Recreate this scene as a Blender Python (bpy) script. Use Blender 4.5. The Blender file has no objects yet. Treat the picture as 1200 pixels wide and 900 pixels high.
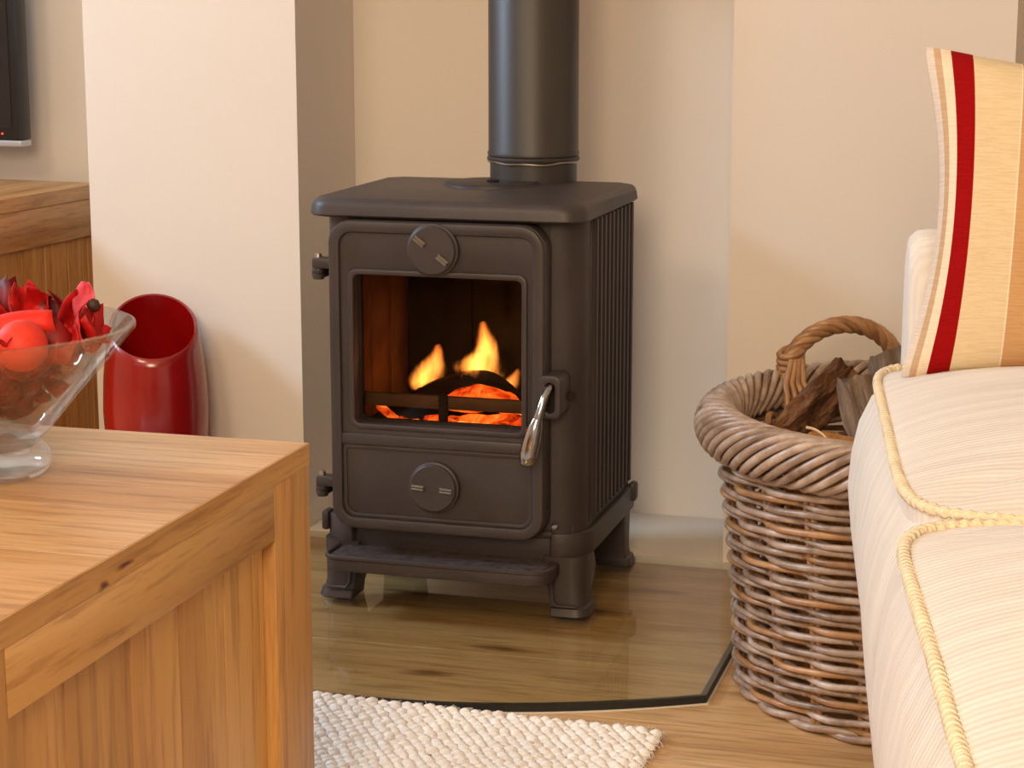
import bpy, bmesh, math, random
from math import sin, cos, pi, radians, sqrt, atan2, tan, exp
from mathutils import Vector, Matrix, noise
random.seed(7)
scn = bpy.context.scene
COL = scn.collection

# ------------------------------------------------------------------ camera
cam_d = bpy.data.cameras.new('camera')
cam = bpy.data.objects.new('camera', cam_d)
COL.objects.link(cam)
cam.location = (0, 0, 0.88)
PITCH = math.atan(465.0 / 2360.0)
cam.rotation_euler = (pi / 2 - PITCH, 0, radians(16.0))
cam_d.sensor_fit = 'HORIZONTAL'
cam_d.sensor_width = 36.0
cam_d.lens = 36.0 * 2360.0 / 1200.0
cam_d.clip_start = 0.02
scn.camera = cam

# ------------------------------------------------------------------ world, lights, exposure
w = bpy.data.worlds.new('world')
scn.world = w
w.use_nodes = True
w.node_tree.nodes['Background'].inputs[0].default_value = (0.9, 0.95, 1.0, 1)
w.node_tree.nodes['Background'].inputs[1].default_value = 0.5
scn.view_settings.view_transform = 'Standard'
scn.view_settings.look = 'None'
scn.view_settings.exposure = 0.24
scn.view_settings.gamma = 1.0
scn.view_settings.use_curve_mapping = False


def area(name, loc, target, sx, sy, power, col):
    l = bpy.data.lights.new(name, 'AREA')
    l.shape = 'RECTANGLE'
    l.size, l.size_y = sx, sy
    l.energy = power
    l.color = col
    o = bpy.data.objects.new(name, l)
    COL.objects.link(o)
    o.location = loc
    o.rotation_euler = (Vector(target) - Vector(loc)).to_track_quat('-Z', 'Y').to_euler()
    return o


COOL = (0.54, 0.76, 1.0)
WARM = (1.0, 0.77, 0.52)
area('window_daylight', (-3.25, 2.05, 1.82), (-1.3, 2.9, 0.4), 0.42, 0.55, 44, COOL)
area('cool_fill', (-2.0, -1.62, 1.45), (-0.9, 2.6, 0.4), 1.5, 1.3, 4, COOL)  # added soft cool fill from behind the camera
area('ceiling_lamp', (-1.45, 0.1, 2.3), (-0.9, 2.4, 0.5), 0.55, 0.55, 21, WARM)
area('warm_fill', (-0.1, -1.1, 1.65), (-0.8, 2.9, 0.35), 0.9, 0.9, 50, WARM)  # added broad warm fill to brighten the alcove; no lamp stands there


# ------------------------------------------------------------------ materials
def new_mat(name):
    m = bpy.data.materials.new(name)
    m.use_nodes = True
    nt = m.node_tree
    for n in list(nt.nodes):
        nt.nodes.remove(n)
    out = nt.nodes.new('ShaderNodeOutputMaterial')
    return m, nt, out


def N(nt, typ, **kw):
    n = nt.nodes.new(typ)
    for k, v in kw.items():
        if k in ('operation', 'blend_type', 'data_type', 'wave_type', 'bands_direction', 'feature', 'interpolation', 'noise_dimensions', 'distance', 'wave_profile'):
            setattr(n, k, v)
        else:
            n.inputs[k.replace('_', ' ') if k.replace('_', ' ') in n.inputs else k].default_value = v
    return n


def L(nt, a, b):
    nt.links.new(a, b)


def ramp(nt, fac, stops, interp='LINEAR'):
    r = nt.nodes.new('ShaderNodeValToRGB')
    r.color_ramp.interpolation = interp
    els = r.color_ramp.elements
    while len(els) < len(stops):
        els.new(0.5)
    for e, (p, c) in zip(els, stops):
        e.position = p
        e.color = (c[0], c[1], c[2], 1)
    L(nt, fac, r.inputs[0])
    return r


def mixc(nt, fac, a, b, mode='MIX'):
    m = nt.nodes.new('ShaderNodeMix')
    m.data_type = 'RGBA'
    m.blend_type = mode
    if isinstance(fac, (int, float)):
        m.inputs[0].default_value = fac
    else:
        L(nt, fac, m.inputs[0])
    for s, i in ((a, 6), (b, 7)):
        if isinstance(s, (tuple, list)):
            m.inputs[i].default_value = (s[0], s[1], s[2], 1)
        else:
            L(nt, s, m.inputs[i])
    return m.outputs[2]


def srgb(r, g, b):
    f = lambda c: (c / 255 / 12.92) if c / 255 <= 0.04045 else ((c / 255 + 0.055) / 1.055) ** 2.4
    return (f(r), f(g), f(b))


def coords(nt, scale=(1, 1, 1), rnd=True, rot=(0, 0, 0), kind='Object'):
    tc = nt.nodes.new('ShaderNodeTexCoord')
    v = tc.outputs[kind]
    if rnd:
        oi = nt.nodes.new('ShaderNodeObjectInfo')
        mu = nt.nodes.new('ShaderNodeMath')
        mu.operation = 'MULTIPLY'
        mu.inputs[1].default_value = 37.0
        L(nt, oi.outputs['Random'], mu.inputs[0])
        va = nt.nodes.new('ShaderNodeVectorMath')
        va.operation = 'ADD'
        L(nt, v, va.inputs[0])
        L(nt, mu.outputs[0], va.inputs[1])
        v = va.outputs[0]
    mp = nt.nodes.new('ShaderNodeMapping')
    mp.inputs['Scale'].default_value = scale
    mp.inputs['Rotation'].default_value = rot
    L(nt, v, mp.inputs[0])
    return mp.outputs[0]


def bump(nt, h, strength, dist=0.002):
    b = nt.nodes.new('ShaderNodeBump')
    b.inputs['Strength'].default_value = strength
    b.inputs['Distance'].default_value = dist
    L(nt, h, b.inputs['Height'])
    return b.outputs[0]


def principled(nt, out, col, rough=0.5, metal=0.0, normal=None, spec=0.5, **kw):
    p = nt.nodes.new('ShaderNodeBsdfPrincipled')
    if isinstance(col, (tuple, list)):
        p.inputs['Base Color'].default_value = (col[0], col[1], col[2], 1)
    else:
        L(nt, col, p.inputs['Base Color'])
    if isinstance(rough, (int, float)):
        p.inputs['Roughness'].default_value = rough
    else:
        L(nt, rough, p.inputs['Roughness'])
    p.inputs['Metallic'].default_value = metal
    p.inputs['Specular IOR Level'].default_value = spec
    for k, v in kw.items():
        p.inputs[k].default_value = v
    if normal is not None:
        L(nt, normal, p.inputs['Normal'])
    L(nt, p.outputs[0], out.inputs[0])
    return p


def noisy(name, c1, c2, scale=8, rough=0.5, bstr=0.1, bdist=0.001, bscale=None, metal=0, spec=0.5, detail=4, stretch=(1, 1, 1), **kw):
    m, nt, out = new_mat(name)
    v = coords(nt, stretch)
    n = N(nt, 'ShaderNodeTexNoise', Scale=scale, Detail=detail)
    L(nt, v, n.inputs['Vector'])
    r = ramp(nt, n.outputs['Fac'], [(0.3, c1), (0.7, c2)])
    n2 = N(nt, 'ShaderNodeTexNoise', Scale=bscale or scale * 6, Detail=3)
    L(nt, v, n2.inputs['Vector'])
    principled(nt, out, r.outputs[0], rough, metal, bump(nt, n2.outputs['Fac'], bstr, bdist), spec, **kw)
    return m


def wood(name, dark, mid, light, axis='x', rough=0.42, var=0.25, gs=1.0, knots=(), spec=0.4, streak=0.0, coat=0.0, eyes=False):
    """grain runs along `axis`; knots = list of (x, y, z, rx, ry, rz) dark eyes in object space"""
    m, nt, out = new_mat(name)
    a = {'x': (1.6, 22, 22), 'y': (22, 1.6, 22), 'z': (22, 22, 1.6)}[axis]
    v = coords(nt, tuple(c * gs for c in a))
    warp = N(nt, 'ShaderNodeTexNoise', Scale=0.35, Detail=2)
    L(nt, v, warp.inputs['Vector'])
    add = nt.nodes.new('ShaderNodeVectorMath')
    add.operation = 'MULTIPLY_ADD'
    L(nt, warp.outputs['Color'], add.inputs[0])
    add.inputs[1].default_value = (1.3, 1.3, 1.3)
    L(nt, v, add.inputs[2])
    n1 = N(nt, 'ShaderNodeTexNoise', Scale=0.8, Detail=7, Roughness=0.6, Distortion=0.5)
    L(nt, add.outputs[0], n1.inputs['Vector'])
    base = ramp(nt, n1.outputs['Fac'], [(0.30, dark), (0.50, mid), (0.72, light)]).outputs[0]
    n2 = N(nt, 'ShaderNodeTexNoise', Scale=7, Detail=3, Roughness=0.7)
    L(nt, v, n2.inputs['Vector'])
    pores = ramp(nt, n2.outputs['Fac'], [(0.36, (0.62, 0.55, 0.5)), (0.52, (1, 1, 1))]).outputs[0]
    base = mixc(nt, 0.75, base, pores, 'MULTIPLY')
    if streak:
        n3 = N(nt, 'ShaderNodeTexNoise', Scale=0.55, Detail=5, Roughness=0.55, Distortion=1.2)
        L(nt, add.outputs[0], n3.inputs['Vector'])
        st = ramp(nt, n3.outputs['Fac'], [(0.22, (0.30, 0.2, 0.13)), (0.34, (1, 1, 1))]).outputs[0]
        base = mixc(nt, streak, base, st, 'MULTIPLY')
    if eyes:
        ve = coords(nt, (2.3, 7.5, 7.5))
        wn = N(nt, 'ShaderNodeTexNoise', Scale=2.2, Detail=3)
        L(nt, ve, wn.inputs['Vector'])
        wa = nt.nodes.new('ShaderNodeVectorMath')
        wa.operation = 'MULTIPLY_ADD'
        L(nt, wn.outputs['Color'], wa.inputs[0])
        wa.inputs[1].default_value = (0.35, 0.2, 0.2)
        L(nt, ve, wa.inputs[2])
        vo = N(nt, 'ShaderNodeTexVoronoi', Scale=1.0)
        vo.voronoi_dimensions = '2D'
        L(nt, wa.outputs[0], vo.inputs['Vector'])
        ey = ramp(nt, vo.outputs['Distance'], [(0.02, (0.30, 0.2, 0.13)), (0.07, (0.62, 0.52, 0.44)), (0.14, (1, 1, 1))]).outputs[0]
        base = mixc(nt, 0.9, base, ey, 'MULTIPLY')
    oi = nt.nodes.new('ShaderNodeObjectInfo')
    tint = ramp(nt, oi.outputs['Random'], [(0, (1 - var, 1 - var * 1.1, 1 - var * 1.3)), (0.5, (1, 1, 1)), (1, (1 + var * 0.3, 1 + var * 0.3, 1 + var * 0.25))]).outputs[0]
    base = mixc(nt, 1.0, base, tint, 'MULTIPLY')
    tc = nt.nodes.new('ShaderNodeTexCoord')
    for (kx, ky, kz, rx, ry, rz) in knots:
        mp = nt.nodes.new('ShaderNodeMapping')
        mp.vector_type = 'TEXTURE'
        mp.inputs['Location'].default_value = (kx, ky, kz)
        mp.inputs['Scale'].default_value = (rx, ry, rz)
        L(nt, tc.outputs['Object'], mp.inputs[0])
        kn = N(nt, 'ShaderNodeTexNoise', Scale=1.3, Detail=3)
        L(nt, mp.outputs[0], kn.inputs['Vector'])
        ln = nt.nodes.new('ShaderNodeVectorMath')
        ln.operation = 'LENGTH'
        L(nt, mp.outputs[0], ln.inputs[0])
        ad = nt.nodes.new('ShaderNodeMath')
        ad.operation = 'MULTIPLY_ADD'
        L(nt, kn.outputs['Fac'], ad.inputs[0])
        ad.inputs[1].default_value = 0.7
        L(nt, ln.outputs['Value'], ad.inputs[2])
        km = ramp(nt, ad.outputs[0], [(0.7, (0.22, 0.13, 0.08)), (1.0, (0.62, 0.5, 0.42)), (1.0, (1, 1, 1))])
        km.color_ramp.elements[0].position = 0.55
        km.color_ramp.elements[1].position = 0.78
        base = mixc(nt, 1.0, base, km.outputs[0], 'MULTIPLY')
    rr = ramp(nt, n1.outputs['Fac'], [(0.2, (rough + 0.1,) * 3), (0.8, (rough - 0.06,) * 3)]).outputs[0]
    p = principled(nt, out, base, rr, 0, bump(nt, n2.outputs['Fac'], 0.12, 0.0006), spec)
    if coat:
        p.inputs['Coat Weight'].default_value = coat
        p.inputs['Coat Roughness'].default_value = 0.15
    return m


def plain(name, col, rough=0.5, metal=0.0, spec=0.5, **kw):
    return noisy(name, tuple(c * 0.94 for c in col), tuple(min(1, c * 1.05) for c in col), 14, rough, 0.03, 0.0005, 90, metal, spec, **kw)


def clear_glass(name, tint, rough=0.0, ior=1.5, boost=1.0):
    """thin architectural glass: tinted straight-through light plus Fresnel reflection"""
    m, nt, out = new_mat(name)
    t = nt.nodes.new('ShaderNodeBsdfTransparent')
    t.inputs[0].default_value = (*tint, 1)
    g = nt.nodes.new('ShaderNodeBsdfGlossy')
    g.inputs['Roughness'].default_value = rough
    f = nt.nodes.new('ShaderNodeFresnel')
    f.inputs[0].default_value = ior
    mu = nt.nodes.new('ShaderNodeMath')
    mu.operation = 'MULTIPLY'
    mu.use_clamp = True
    mu.inputs[1].default_value = boost
    L(nt, f.outputs[0], mu.inputs[0])
    ge = nt.nodes.new('ShaderNodeNewGeometry')
    inv = nt.nodes.new('ShaderNodeMath')
    inv.operation = 'SUBTRACT'
    inv.inputs[0].default_value = 1.0
    L(nt, ge.outputs['Backfacing'], inv.inputs[1])
    mf = nt.nodes.new('ShaderNodeMath')
    mf.operation = 'MULTIPLY'
    L(nt, mu.outputs[0], mf.inputs[0])
    L(nt, inv.outputs[0], mf.inputs[1])
    mx = nt.nodes.new('ShaderNodeMixShader')
    L(nt, mf.outputs[0], mx.inputs[0])
    L(nt, t.outputs[0], mx.inputs[1])
    L(nt, g.outputs[0], mx.inputs[2])
    L(nt, mx.outputs[0], out.inputs[0])
    return m


M = {}
M['wall'] = noisy('wall_paint', (0.765, 0.69, 0.615), (0.79, 0.712, 0.637), 3, 0.75, 0.06, 0.0008, 220, spec=0.25)
M['ceiling'] = noisy('ceiling_paint', (0.8, 0.78, 0.74), (0.83, 0.81, 0.77), 3, 0.85, 0.05, 0.0008, 200, spec=0.2)
M['slab'] = noisy('alcove_paint', (0.70, 0.63, 0.53), (0.75, 0.67, 0.57), 4, 0.7, 0.06, 0.0008, 180, spec=0.3)
M['oak'] = wood('oak_floor', srgb(186, 142, 94), srgb(208, 166, 116), srgb(220, 182, 134), 'x', 0.36, 0.06, 0.7, streak=0.45, eyes=True)
M['mango'] = wood('mango_wood', srgb(182, 134, 84), srgb(206, 160, 108), srgb(222, 182, 132), 'x', 0.30, 0.08, 0.7, streak=0.2)
M['mango_y'] = wood('mango_wood_rail', srgb(174, 126, 68), srgb(198, 151, 88), srgb(212, 168, 106), 'y', 0.36, 0.06, 0.7, streak=0.15,
                    knots=[(-0.708, 1.372, 0.4375, 0.05, 0.030, 0.0045), (-0.708, 1.337, 0.431, 0.05, 0.016, 0.007)])
M['mango_z'] = wood('mango_wood_upright', srgb(182, 130, 70), srgb(200, 151, 86), srgb(213, 167, 102), 'z', 0.38, 0.14, 0.5, streak=0.12)
M['dark_oak_z'] = wood('sideboard_wood_upright', srgb(150, 98, 48), srgb(192, 134, 72), srgb(210, 156, 92), 'z', 0.4, 0.3, 0.9, streak=0.3)
M['dark_oak_y'] = wood('sideboard_wood', srgb(156, 104, 58), srgb(196, 142, 84), srgb(212, 164, 106), 'y', 0.34, 0.1, 0.9, streak=0.2)
M['iron'] = noisy('cast_iron', srgb(55, 47, 46), srgb(65, 56, 54), 10, 0.46, 0.10, 0.0006, 420, spec=0.45)
M['iron_dark'] = noisy('cast_iron_ribbed', srgb(47, 39, 37), srgb(55, 46, 43), 10, 0.5, 0.10, 0.0006, 420, spec=0.4)
M['iron_rough'] = noisy('ash_dusted_iron', srgb(46, 39, 38), srgb(88, 76, 74), 90, 0.6, 0.7, 0.002, 260, spec=0.4)
M['flue'] = noisy('flue_enamel', srgb(52, 47, 43), srgb(60, 54, 50), 6, 0.44, 0.03, 0.0005, 200, spec=0.5)
M['soot'] = noisy('sooty_iron', srgb(26, 21, 18), srgb(52, 42, 34), 12, 0.8, 0.3, 0.002, 90, spec=0.2)
M['brick'] = noisy('fire_brick', srgb(104, 74, 50), srgb(150, 110, 76), 16, 0.85, 0.3, 0.002, 110, spec=0.2)
M['chrome'] = noisy('chrome', (0.40, 0.39, 0.39), (0.46, 0.45, 0.45), 5, 0.14, 0.0, 0.001, 50, metal=1.0)
M['steel'] = noisy('nub_steel', (0.42, 0.38, 0.34), (0.5, 0.46, 0.42), 5, 0.3, 0.02, 0.001, 50, metal=1.0)
M['hearth_glass'] = clear_glass('hearth_glass', (0.915, 0.922, 0.875), 0.012, 1.5, 1.3)
M['door_glass'] = clear_glass('door_glass', (0.86, 0.80, 0.72), 0.03, 1.4, 0.8)
M['rubber'] = plain('black_gasket', (0.012, 0.011, 0.010), 0.5)
M['lacquer'] = noisy('red_lacquer', srgb(132, 6, 5), srgb(168, 10, 8), 5, 0.22, 0.02, 0.001, 60, spec=0.5)
M['lacquer'].node_tree.nodes['Principled BSDF'].inputs['Coat Weight'].default_value = 0.6
M['lacquer'].node_tree.nodes['Principled BSDF'].inputs['Coat Roughness'].default_value = 0.18
M['black_plastic'] = plain('black_plastic', (0.012, 0.012, 0.013), 0.3)
M['screen'] = plain('dark_screen', (0.010, 0.008, 0.010), 0.08)
M['silver'] = plain('silver_trim', (0.55, 0.56, 0.58), 0.3, 0.6)
M['red_led'] = new_mat('standby_led')[0]
_nt = M['red_led'].node_tree
_e = _nt.nodes.new('ShaderNodeEmission')
_e.inputs[0].default_value = (1, 0.05, 0.04, 1)
_e.inputs[1].default_value = 2.5
L(_nt, _e.outputs[0], _nt.nodes['Material Output'].inputs[0])


def wicker_mat(name, c1, c2, c3):
    m, nt, out = new_mat(name)
    v = coords(nt)
    n = N(nt, 'ShaderNodeTexNoise', Scale=22, Detail=4, Roughness=0.65)
    L(nt, v, n.inputs['Vector'])
    base = ramp(nt, n.outputs['Fac'], [(0.28, c1), (0.5, c2), (0.72, c3)]).outputs[0]
    oi = nt.nodes.new('ShaderNodeObjectInfo')
    t = ramp(nt, oi.outputs['Random'], [(0, (0.78, 0.74, 0.7)), (1, (1.12, 1.12, 1.14))]).outputs[0]
    base = mixc(nt, 1.0, base, t, 'MULTIPLY')
    n2 = N(nt, 'ShaderNodeTexNoise', Scale=160, Detail=2)
    L(nt, v, n2.inputs['Vector'])
    principled(nt, out, base, 0.34, 0, bump(nt, n2.outputs['Fac'], 0.2, 0.0006), 0.6)
    return m


M['wicker'] = wicker_mat('grey_wicker', srgb(118, 92, 74), srgb(168, 144, 126), srgb(204, 186, 172))
M['wicker_warm'] = wicker_mat('brown_wicker', srgb(124, 88, 56), srgb(170, 126, 84), srgb(190, 150, 108))


def bark_mat(name, c1, c2, c3, st=(14, 14, 3)):
    m, nt, out = new_mat(name)
    v = coords(nt, st)
    n = N(nt, 'ShaderNodeTexNoise', Scale=3.6, Detail=8, Roughness=0.75, Distortion=0.9)
    L(nt, v, n.inputs['Vector'])
    base = ramp(nt, n.outputs['Fac'], [(0.32, c1), (0.5, c2), (0.7, c3)]).outputs[0]
    principled(nt, out, base, 0.8, 0, bump(nt, n.outputs['Fac'], 0.9, 0.008), 0.2)
    return m


M['bark'] = bark_mat('brown_bark', srgb(40, 26, 18), srgb(104, 68, 44), srgb(158, 118, 82))
M['bark_red'] = bark_mat('red_bark', srgb(70, 28, 12), srgb(132, 62, 28), srgb(160, 92, 50))
M['bark_grey'] = bark_mat('grey_bark', srgb(78, 62, 50), srgb(126, 104, 86), srgb(164, 140, 118), (18, 18, 2.5))
M['split'] = bark_mat('split_log_face', srgb(140, 84, 38), srgb(188, 124, 62), srgb(212, 156, 92), (24, 24, 2))
M['splinter'] = plain('pale_splinter', srgb(226, 190, 140), 0.7)


def ember_mat(name, strength, lo, hi, char=(0.012, 0.009, 0.008)):
    m, nt, out = new_mat(name)
    v = coords(nt)
    n = N(nt, 'ShaderNodeTexNoise', Scale=26, Detail=6, Roughness=0.7, Distortion=0.8)
    L(nt, v, n.inputs['Vector'])
    n2 = N(nt, 'ShaderNodeTexNoise', Scale=9, Detail=2)
    L(nt, v, n2.inputs['Vector'])
    mu = nt.nodes.new('ShaderNodeMath')
    mu.operation = 'MULTIPLY_ADD'
    L(nt, n2.outputs['Fac'], mu.inputs[0])
    mu.inputs[1].default_value = 0.9
    sub = nt.nodes.new('ShaderNodeMath')
    sub.operation = 'SUBTRACT'
    L(nt, n.outputs['Fac'], sub.inputs[0])
    sub.inputs[1].default_value = 0.45
    L(nt, sub.outputs[0], mu.inputs[2])
    glow = ramp(nt, mu.outputs[0], [(lo, (0, 0, 0)), ((lo + hi) / 2, (0.55, 0.035, 0.003)), (hi, (1.0, 0.16, 0.015)), (min(1, hi + 0.22), (1.0, 0.5, 0.12))])
    p = principled(nt, out, char, 0.9, 0, bump(nt, n.outputs['Fac'], 0.8, 0.004), 0.1)
    L(nt, glow.outputs[0], p.inputs['Emission Color'])
    p.inputs['Emission Strength'].default_value = strength
    return m


M['ember'] = ember_mat('glowing_ember', 1.7, 0.36, 0.62)
M['ember_dim'] = ember_mat('half_burnt_wood', 1.2, 0.44, 0.64)
M['char'] = ember_mat('charred_wood', 0.8, 0.66, 0.82, (0.02, 0.014, 0.011))
M['ember_hot'] = ember_mat('white_hot_ember', 2.6, 0.10, 0.34)


def fabric(name, c1, c2, dirs='y', freq=110, bstr=0.5, stripe=0.5):
    """ribbed woven cloth, ribs spaced along `dirs`"""
    m, nt, out = new_mat(name)
    v = coords(nt, (1, 1, 1), rnd=False)
    wv = N(nt, 'ShaderNodeTexWave', Scale=freq / 3.2, Distortion=0.8, Detail=2, wave_type='BANDS', bands_direction=dirs.upper())
    wv.inputs['Detail Scale'].default_value = 0.6
    L(nt, v, wv.inputs['Vector'])
    st = {'x': (60, 6, 6), 'y': (6, 60, 6), 'z': (6, 6, 60)}[dirs]
    v2 = coords(nt, st, rnd=False)
    n = N(nt, 'ShaderNodeTexNoise', Scale=1.0, Detail=4, Roughness=0.6)
    L(nt, v2, n.inputs['Vector'])
    base = ramp(nt, n.outputs['Fac'], [(0.35, c1), (0.65, c2)]).outputs[0]
    shade = ramp(nt, wv.outputs['Fac'], [(0.0, (0.90, 0.88, 0.86)), (0.6, (1, 1, 1))]).outputs[0]
    base = mixc(nt, stripe, base, shade, 'MULTIPLY')
    fine = N(nt, 'ShaderNodeTexNoise', Scale=700, Detail=1)
    L(nt, v, fine.inputs['Vector'])
    ad = nt.nodes.new('ShaderNodeMath')
    ad.operation = 'MULTIPLY_ADD'
    L(nt, fine.outputs['Fac'], ad.inputs[0])
    ad.inputs[1].default_value = 0.4
    L(nt, wv.outputs['Fac'], ad.inputs[2])
    principled(nt, out, base, 0.9, 0, bump(nt, ad.outputs[0], bstr, 0.0015), 0.15, **{'Sheen Weight': 0.15})
    return m


M['sofa'] = fabric('sofa_cloth', srgb(222, 214, 205), srgb(235, 228, 220), 'y', 130, 0.35, 0.55)
M['piping'] = fabric('piping_cord', srgb(236, 216, 182), srgb(246, 230, 200), 'y', 330, 0.6, 0.7)
M['wool'] = noisy('cream_wool', srgb(236, 226, 216), srgb(250, 246, 240), 60, 0.95, 0.6, 0.002, 500, spec=0.1)


def pillow_mat():
    m, nt, out = new_mat('striped_pillow_cloth')
    tc = nt.nodes.new('ShaderNodeTexCoord')
    uv = nt.nodes.new('ShaderNodeUVMap')
    sx = nt.nodes.new('ShaderNodeSeparateXYZ')
    L(nt, uv.outputs[0], sx.inputs[0])
    cream, grey, tan_, red, beige = srgb(236, 218, 194), srgb(222, 208, 194), srgb(200, 168, 134), srgb(150, 10, 12), srgb(222, 202, 166)
    half = [(0.0, grey), (0.022, tan_), (0.042, cream), (0.068, red), (0.122, beige), (0.235, cream), (0.241, srgb(200, 158, 112)), (0.32, cream), (0.326, srgb(190, 148, 100))]
    full = half + [(0.674, cream), (0.68, srgb(200, 158, 112)), (0.759, cream), (0.765, beige), (0.878, red), (0.932, cream), (0.958, tan_), (0.978, grey)]
    r = ramp(nt, sx.outputs[0], full, 'CONSTANT')
    mp = nt.nodes.new('ShaderNodeMapping')
    mp.inputs['Scale'].default_value = (16, 170, 1)
    L(nt, uv.outputs[0], mp.inputs[0])
    n = N(nt, 'ShaderNodeTexNoise', Scale=1.0, Detail=3, Roughness=0.6)
    L(nt, mp.outputs[0], n.inputs['Vector'])
    sh = ramp(nt, n.outputs['Fac'], [(0.35, (0.82, 0.77, 0.72)), (0.6, (1, 1, 1))]).outputs[0]
    base = mixc(nt, 0.6, r.outputs[0], sh, 'MULTIPLY')
    wv = N(nt, 'ShaderNodeTexNoise', Scale=1.0, Detail=2)
    mp2 = nt.nodes.new('ShaderNodeMapping')
    mp2.inputs['Scale'].default_value = (160, 160, 1)
    L(nt, uv.outputs[0], mp2.inputs[0])
    L(nt, mp2.outputs[0], wv.inputs['Vector'])
    ad = nt.nodes.new('ShaderNodeMath')
    ad.operation = 'ADD'
    L(nt, n.outputs['Fac'], ad.inputs[0])
    L(nt, wv.outputs['Fac'], ad.inputs[1])
    principled(nt, out, base, 0.92, 0, bump(nt, ad.outputs[0], 0.35, 0.0015), 0.1)
    return m


M['pillow'] = pillow_mat()


def petal_mat(name, c1, c2):
    m, nt, out = new_mat(name)
    v = coords(nt, (1, 1, 1))
    n = N(nt, 'ShaderNodeTexNoise', Scale=45, Detail=5, Roughness=0.65)
    L(nt, v, n.inputs['Vector'])
    base = ramp(nt, n.outputs['Fac'], [(0.3, c1), (0.65, c2)]).outputs[0]
    principled(nt, out, base, 0.55, 0, bump(nt, n.outputs['Fac'], 0.4, 0.002), 0.3)
    return m


M['petal'] = petal_mat('red_petal', srgb(120, 6, 8), srgb(196, 18, 16))
M['petal_dark'] = petal_mat('dark_red_petal', srgb(66, 6, 8), srgb(130, 14, 14))
M['petal_orange'] = petal_mat('scarlet_curl', srgb(190, 22, 14), srgb(226, 48, 34))
M['petal_pink'] = petal_mat('pink_petal', srgb(206, 60, 84), srgb(234, 110, 130))
M['ball'] = petal_mat('matte_red_ball', srgb(206, 44, 30), srgb(222, 62, 44))
M['seed'] = plain('dark_seed', srgb(52, 28, 24), 0.6)


def bowl_mat():
    m, nt, out = new_mat('bowl_glass')
    g = nt.nodes.new('ShaderNodeBsdfGlass')
    g.inputs['IOR'].default_value = 1.46
    g.inputs['Roughness'].default_value = 0.0
    g.inputs['Color'].default_value = (0.97, 0.985, 0.98, 1)
    t = nt.nodes.new('ShaderNodeBsdfTransparent')
    t.inputs[0].default_value = (0.97, 0.98, 0.98, 1)
    mx = nt.nodes.new('ShaderNodeMixShader')
    mx.inputs[0].default_value = 0.68
    L(nt, g.outputs[0], mx.inputs[1])
    L(nt, t.outputs[0], mx.inputs[2])
    L(nt, mx.outputs[0], out.inputs[0])
    return m


M['bowl'] = bowl_mat()


# ------------------------------------------------------------------ mesh helpers
def tag(o, label=None, cat=None, group=None, kind=None):
    if label: o['label'] = label
    if cat: o['category'] = cat
    if group: o['group'] = group
    if kind: o['kind'] = kind
    return o


def empty(name, loc=(0, 0, 0), rz=0.0, label=None, cat=None, group=None):
    o = bpy.data.objects.new(name, None)
    COL.objects.link(o)
    o.location = loc
    o.rotation_euler = (0, 0, rz)
    return tag(o, label, cat, group)


def obj(name, V, F, mat, parent=None, smooth=False, bev=0.0, angle=40, loc=None, segs=2):
    me = bpy.data.meshes.new(name)
    me.from_pydata([tuple(v) for v in V], [], [tuple(f) for f in F])
    bm = bmesh.new()
    bm.from_mesh(me)
    bmesh.ops.remove_doubles(bm, verts=bm.verts, dist=1e-6)
    bmesh.ops.recalc_face_normals(bm, faces=bm.faces)
    if bev > 0:
        es = [e for e in bm.edges if len(e.link_faces) == 2 and e.calc_face_angle(0) > radians(35)]
        bmesh.ops.bevel(bm, geom=es, offset=bev, segments=segs, affect='EDGES', profile=0.5, clamp_overlap=True)
    bm.to_mesh(me)
    bm.free()
    if smooth or bev > 0:
        me.polygons.foreach_set('use_smooth', [True] * len(me.polygons))
        me.set_sharp_from_angle(angle=radians(angle))
    me.materials.append(mat)
    o = bpy.data.objects.new(name, me)
    COL.objects.link(o)
    if parent is not None:
        o.parent = parent
    if loc is not None:
        o.location = loc
    return o


def share(src, parent, loc=None, rot=None):
    c = src.copy()
    COL.objects.link(c)
    c.parent = parent
    if loc is not None: c.location = loc
    if rot is not None: c.rotation_euler = rot
    return c


def box(x0, x1, y0, y1, z0, z1):
    V = [(x, y, z) for z in (z0, z1) for y in (y0, y1) for x in (x0, x1)]
    F = [(0, 2, 3, 1), (4, 5, 7, 6), (0, 1, 5, 4), (2, 6, 7, 3), (0, 4, 6, 2), (1, 3, 7, 5)]
    return V, F


def bx(name, b, mat, parent=None, bev=0.003, **kw):
    V, F = box(*b)
    return obj(name, V, F, mat, parent, bev=bev, **kw)


def merge(*parts):
    V, F = [], []
    for v, f in parts:
        k = len(V)
        V += list(v)
        F += [tuple(i + k for i in q) for q in f]
    return V, F


def rrect(x0, x1, z0, z1, r, n=6):
    rs = r if isinstance(r, (list, tuple)) else (r,) * 4      # bottom-left, bottom-right, top-right, top-left
    P = []
    for (cx, cz, a0, q) in ((x0, z0, pi, 0), (x1, z0, 1.5 * pi, 1), (x1, z1, 0, 2), (x0, z1, 0.5 * pi, 3)):
        rr = max(rs[q], 1e-4)
        ox = cx + (rr if cx == x0 else -rr)
        oz = cz + (rr if cz == z0 else -rr)
        for i in range(n + 1):
            a = a0 + 0.5 * pi * i / n
            P.append((ox + rr * cos(a), oz + rr * sin(a)))
    return P


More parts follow.
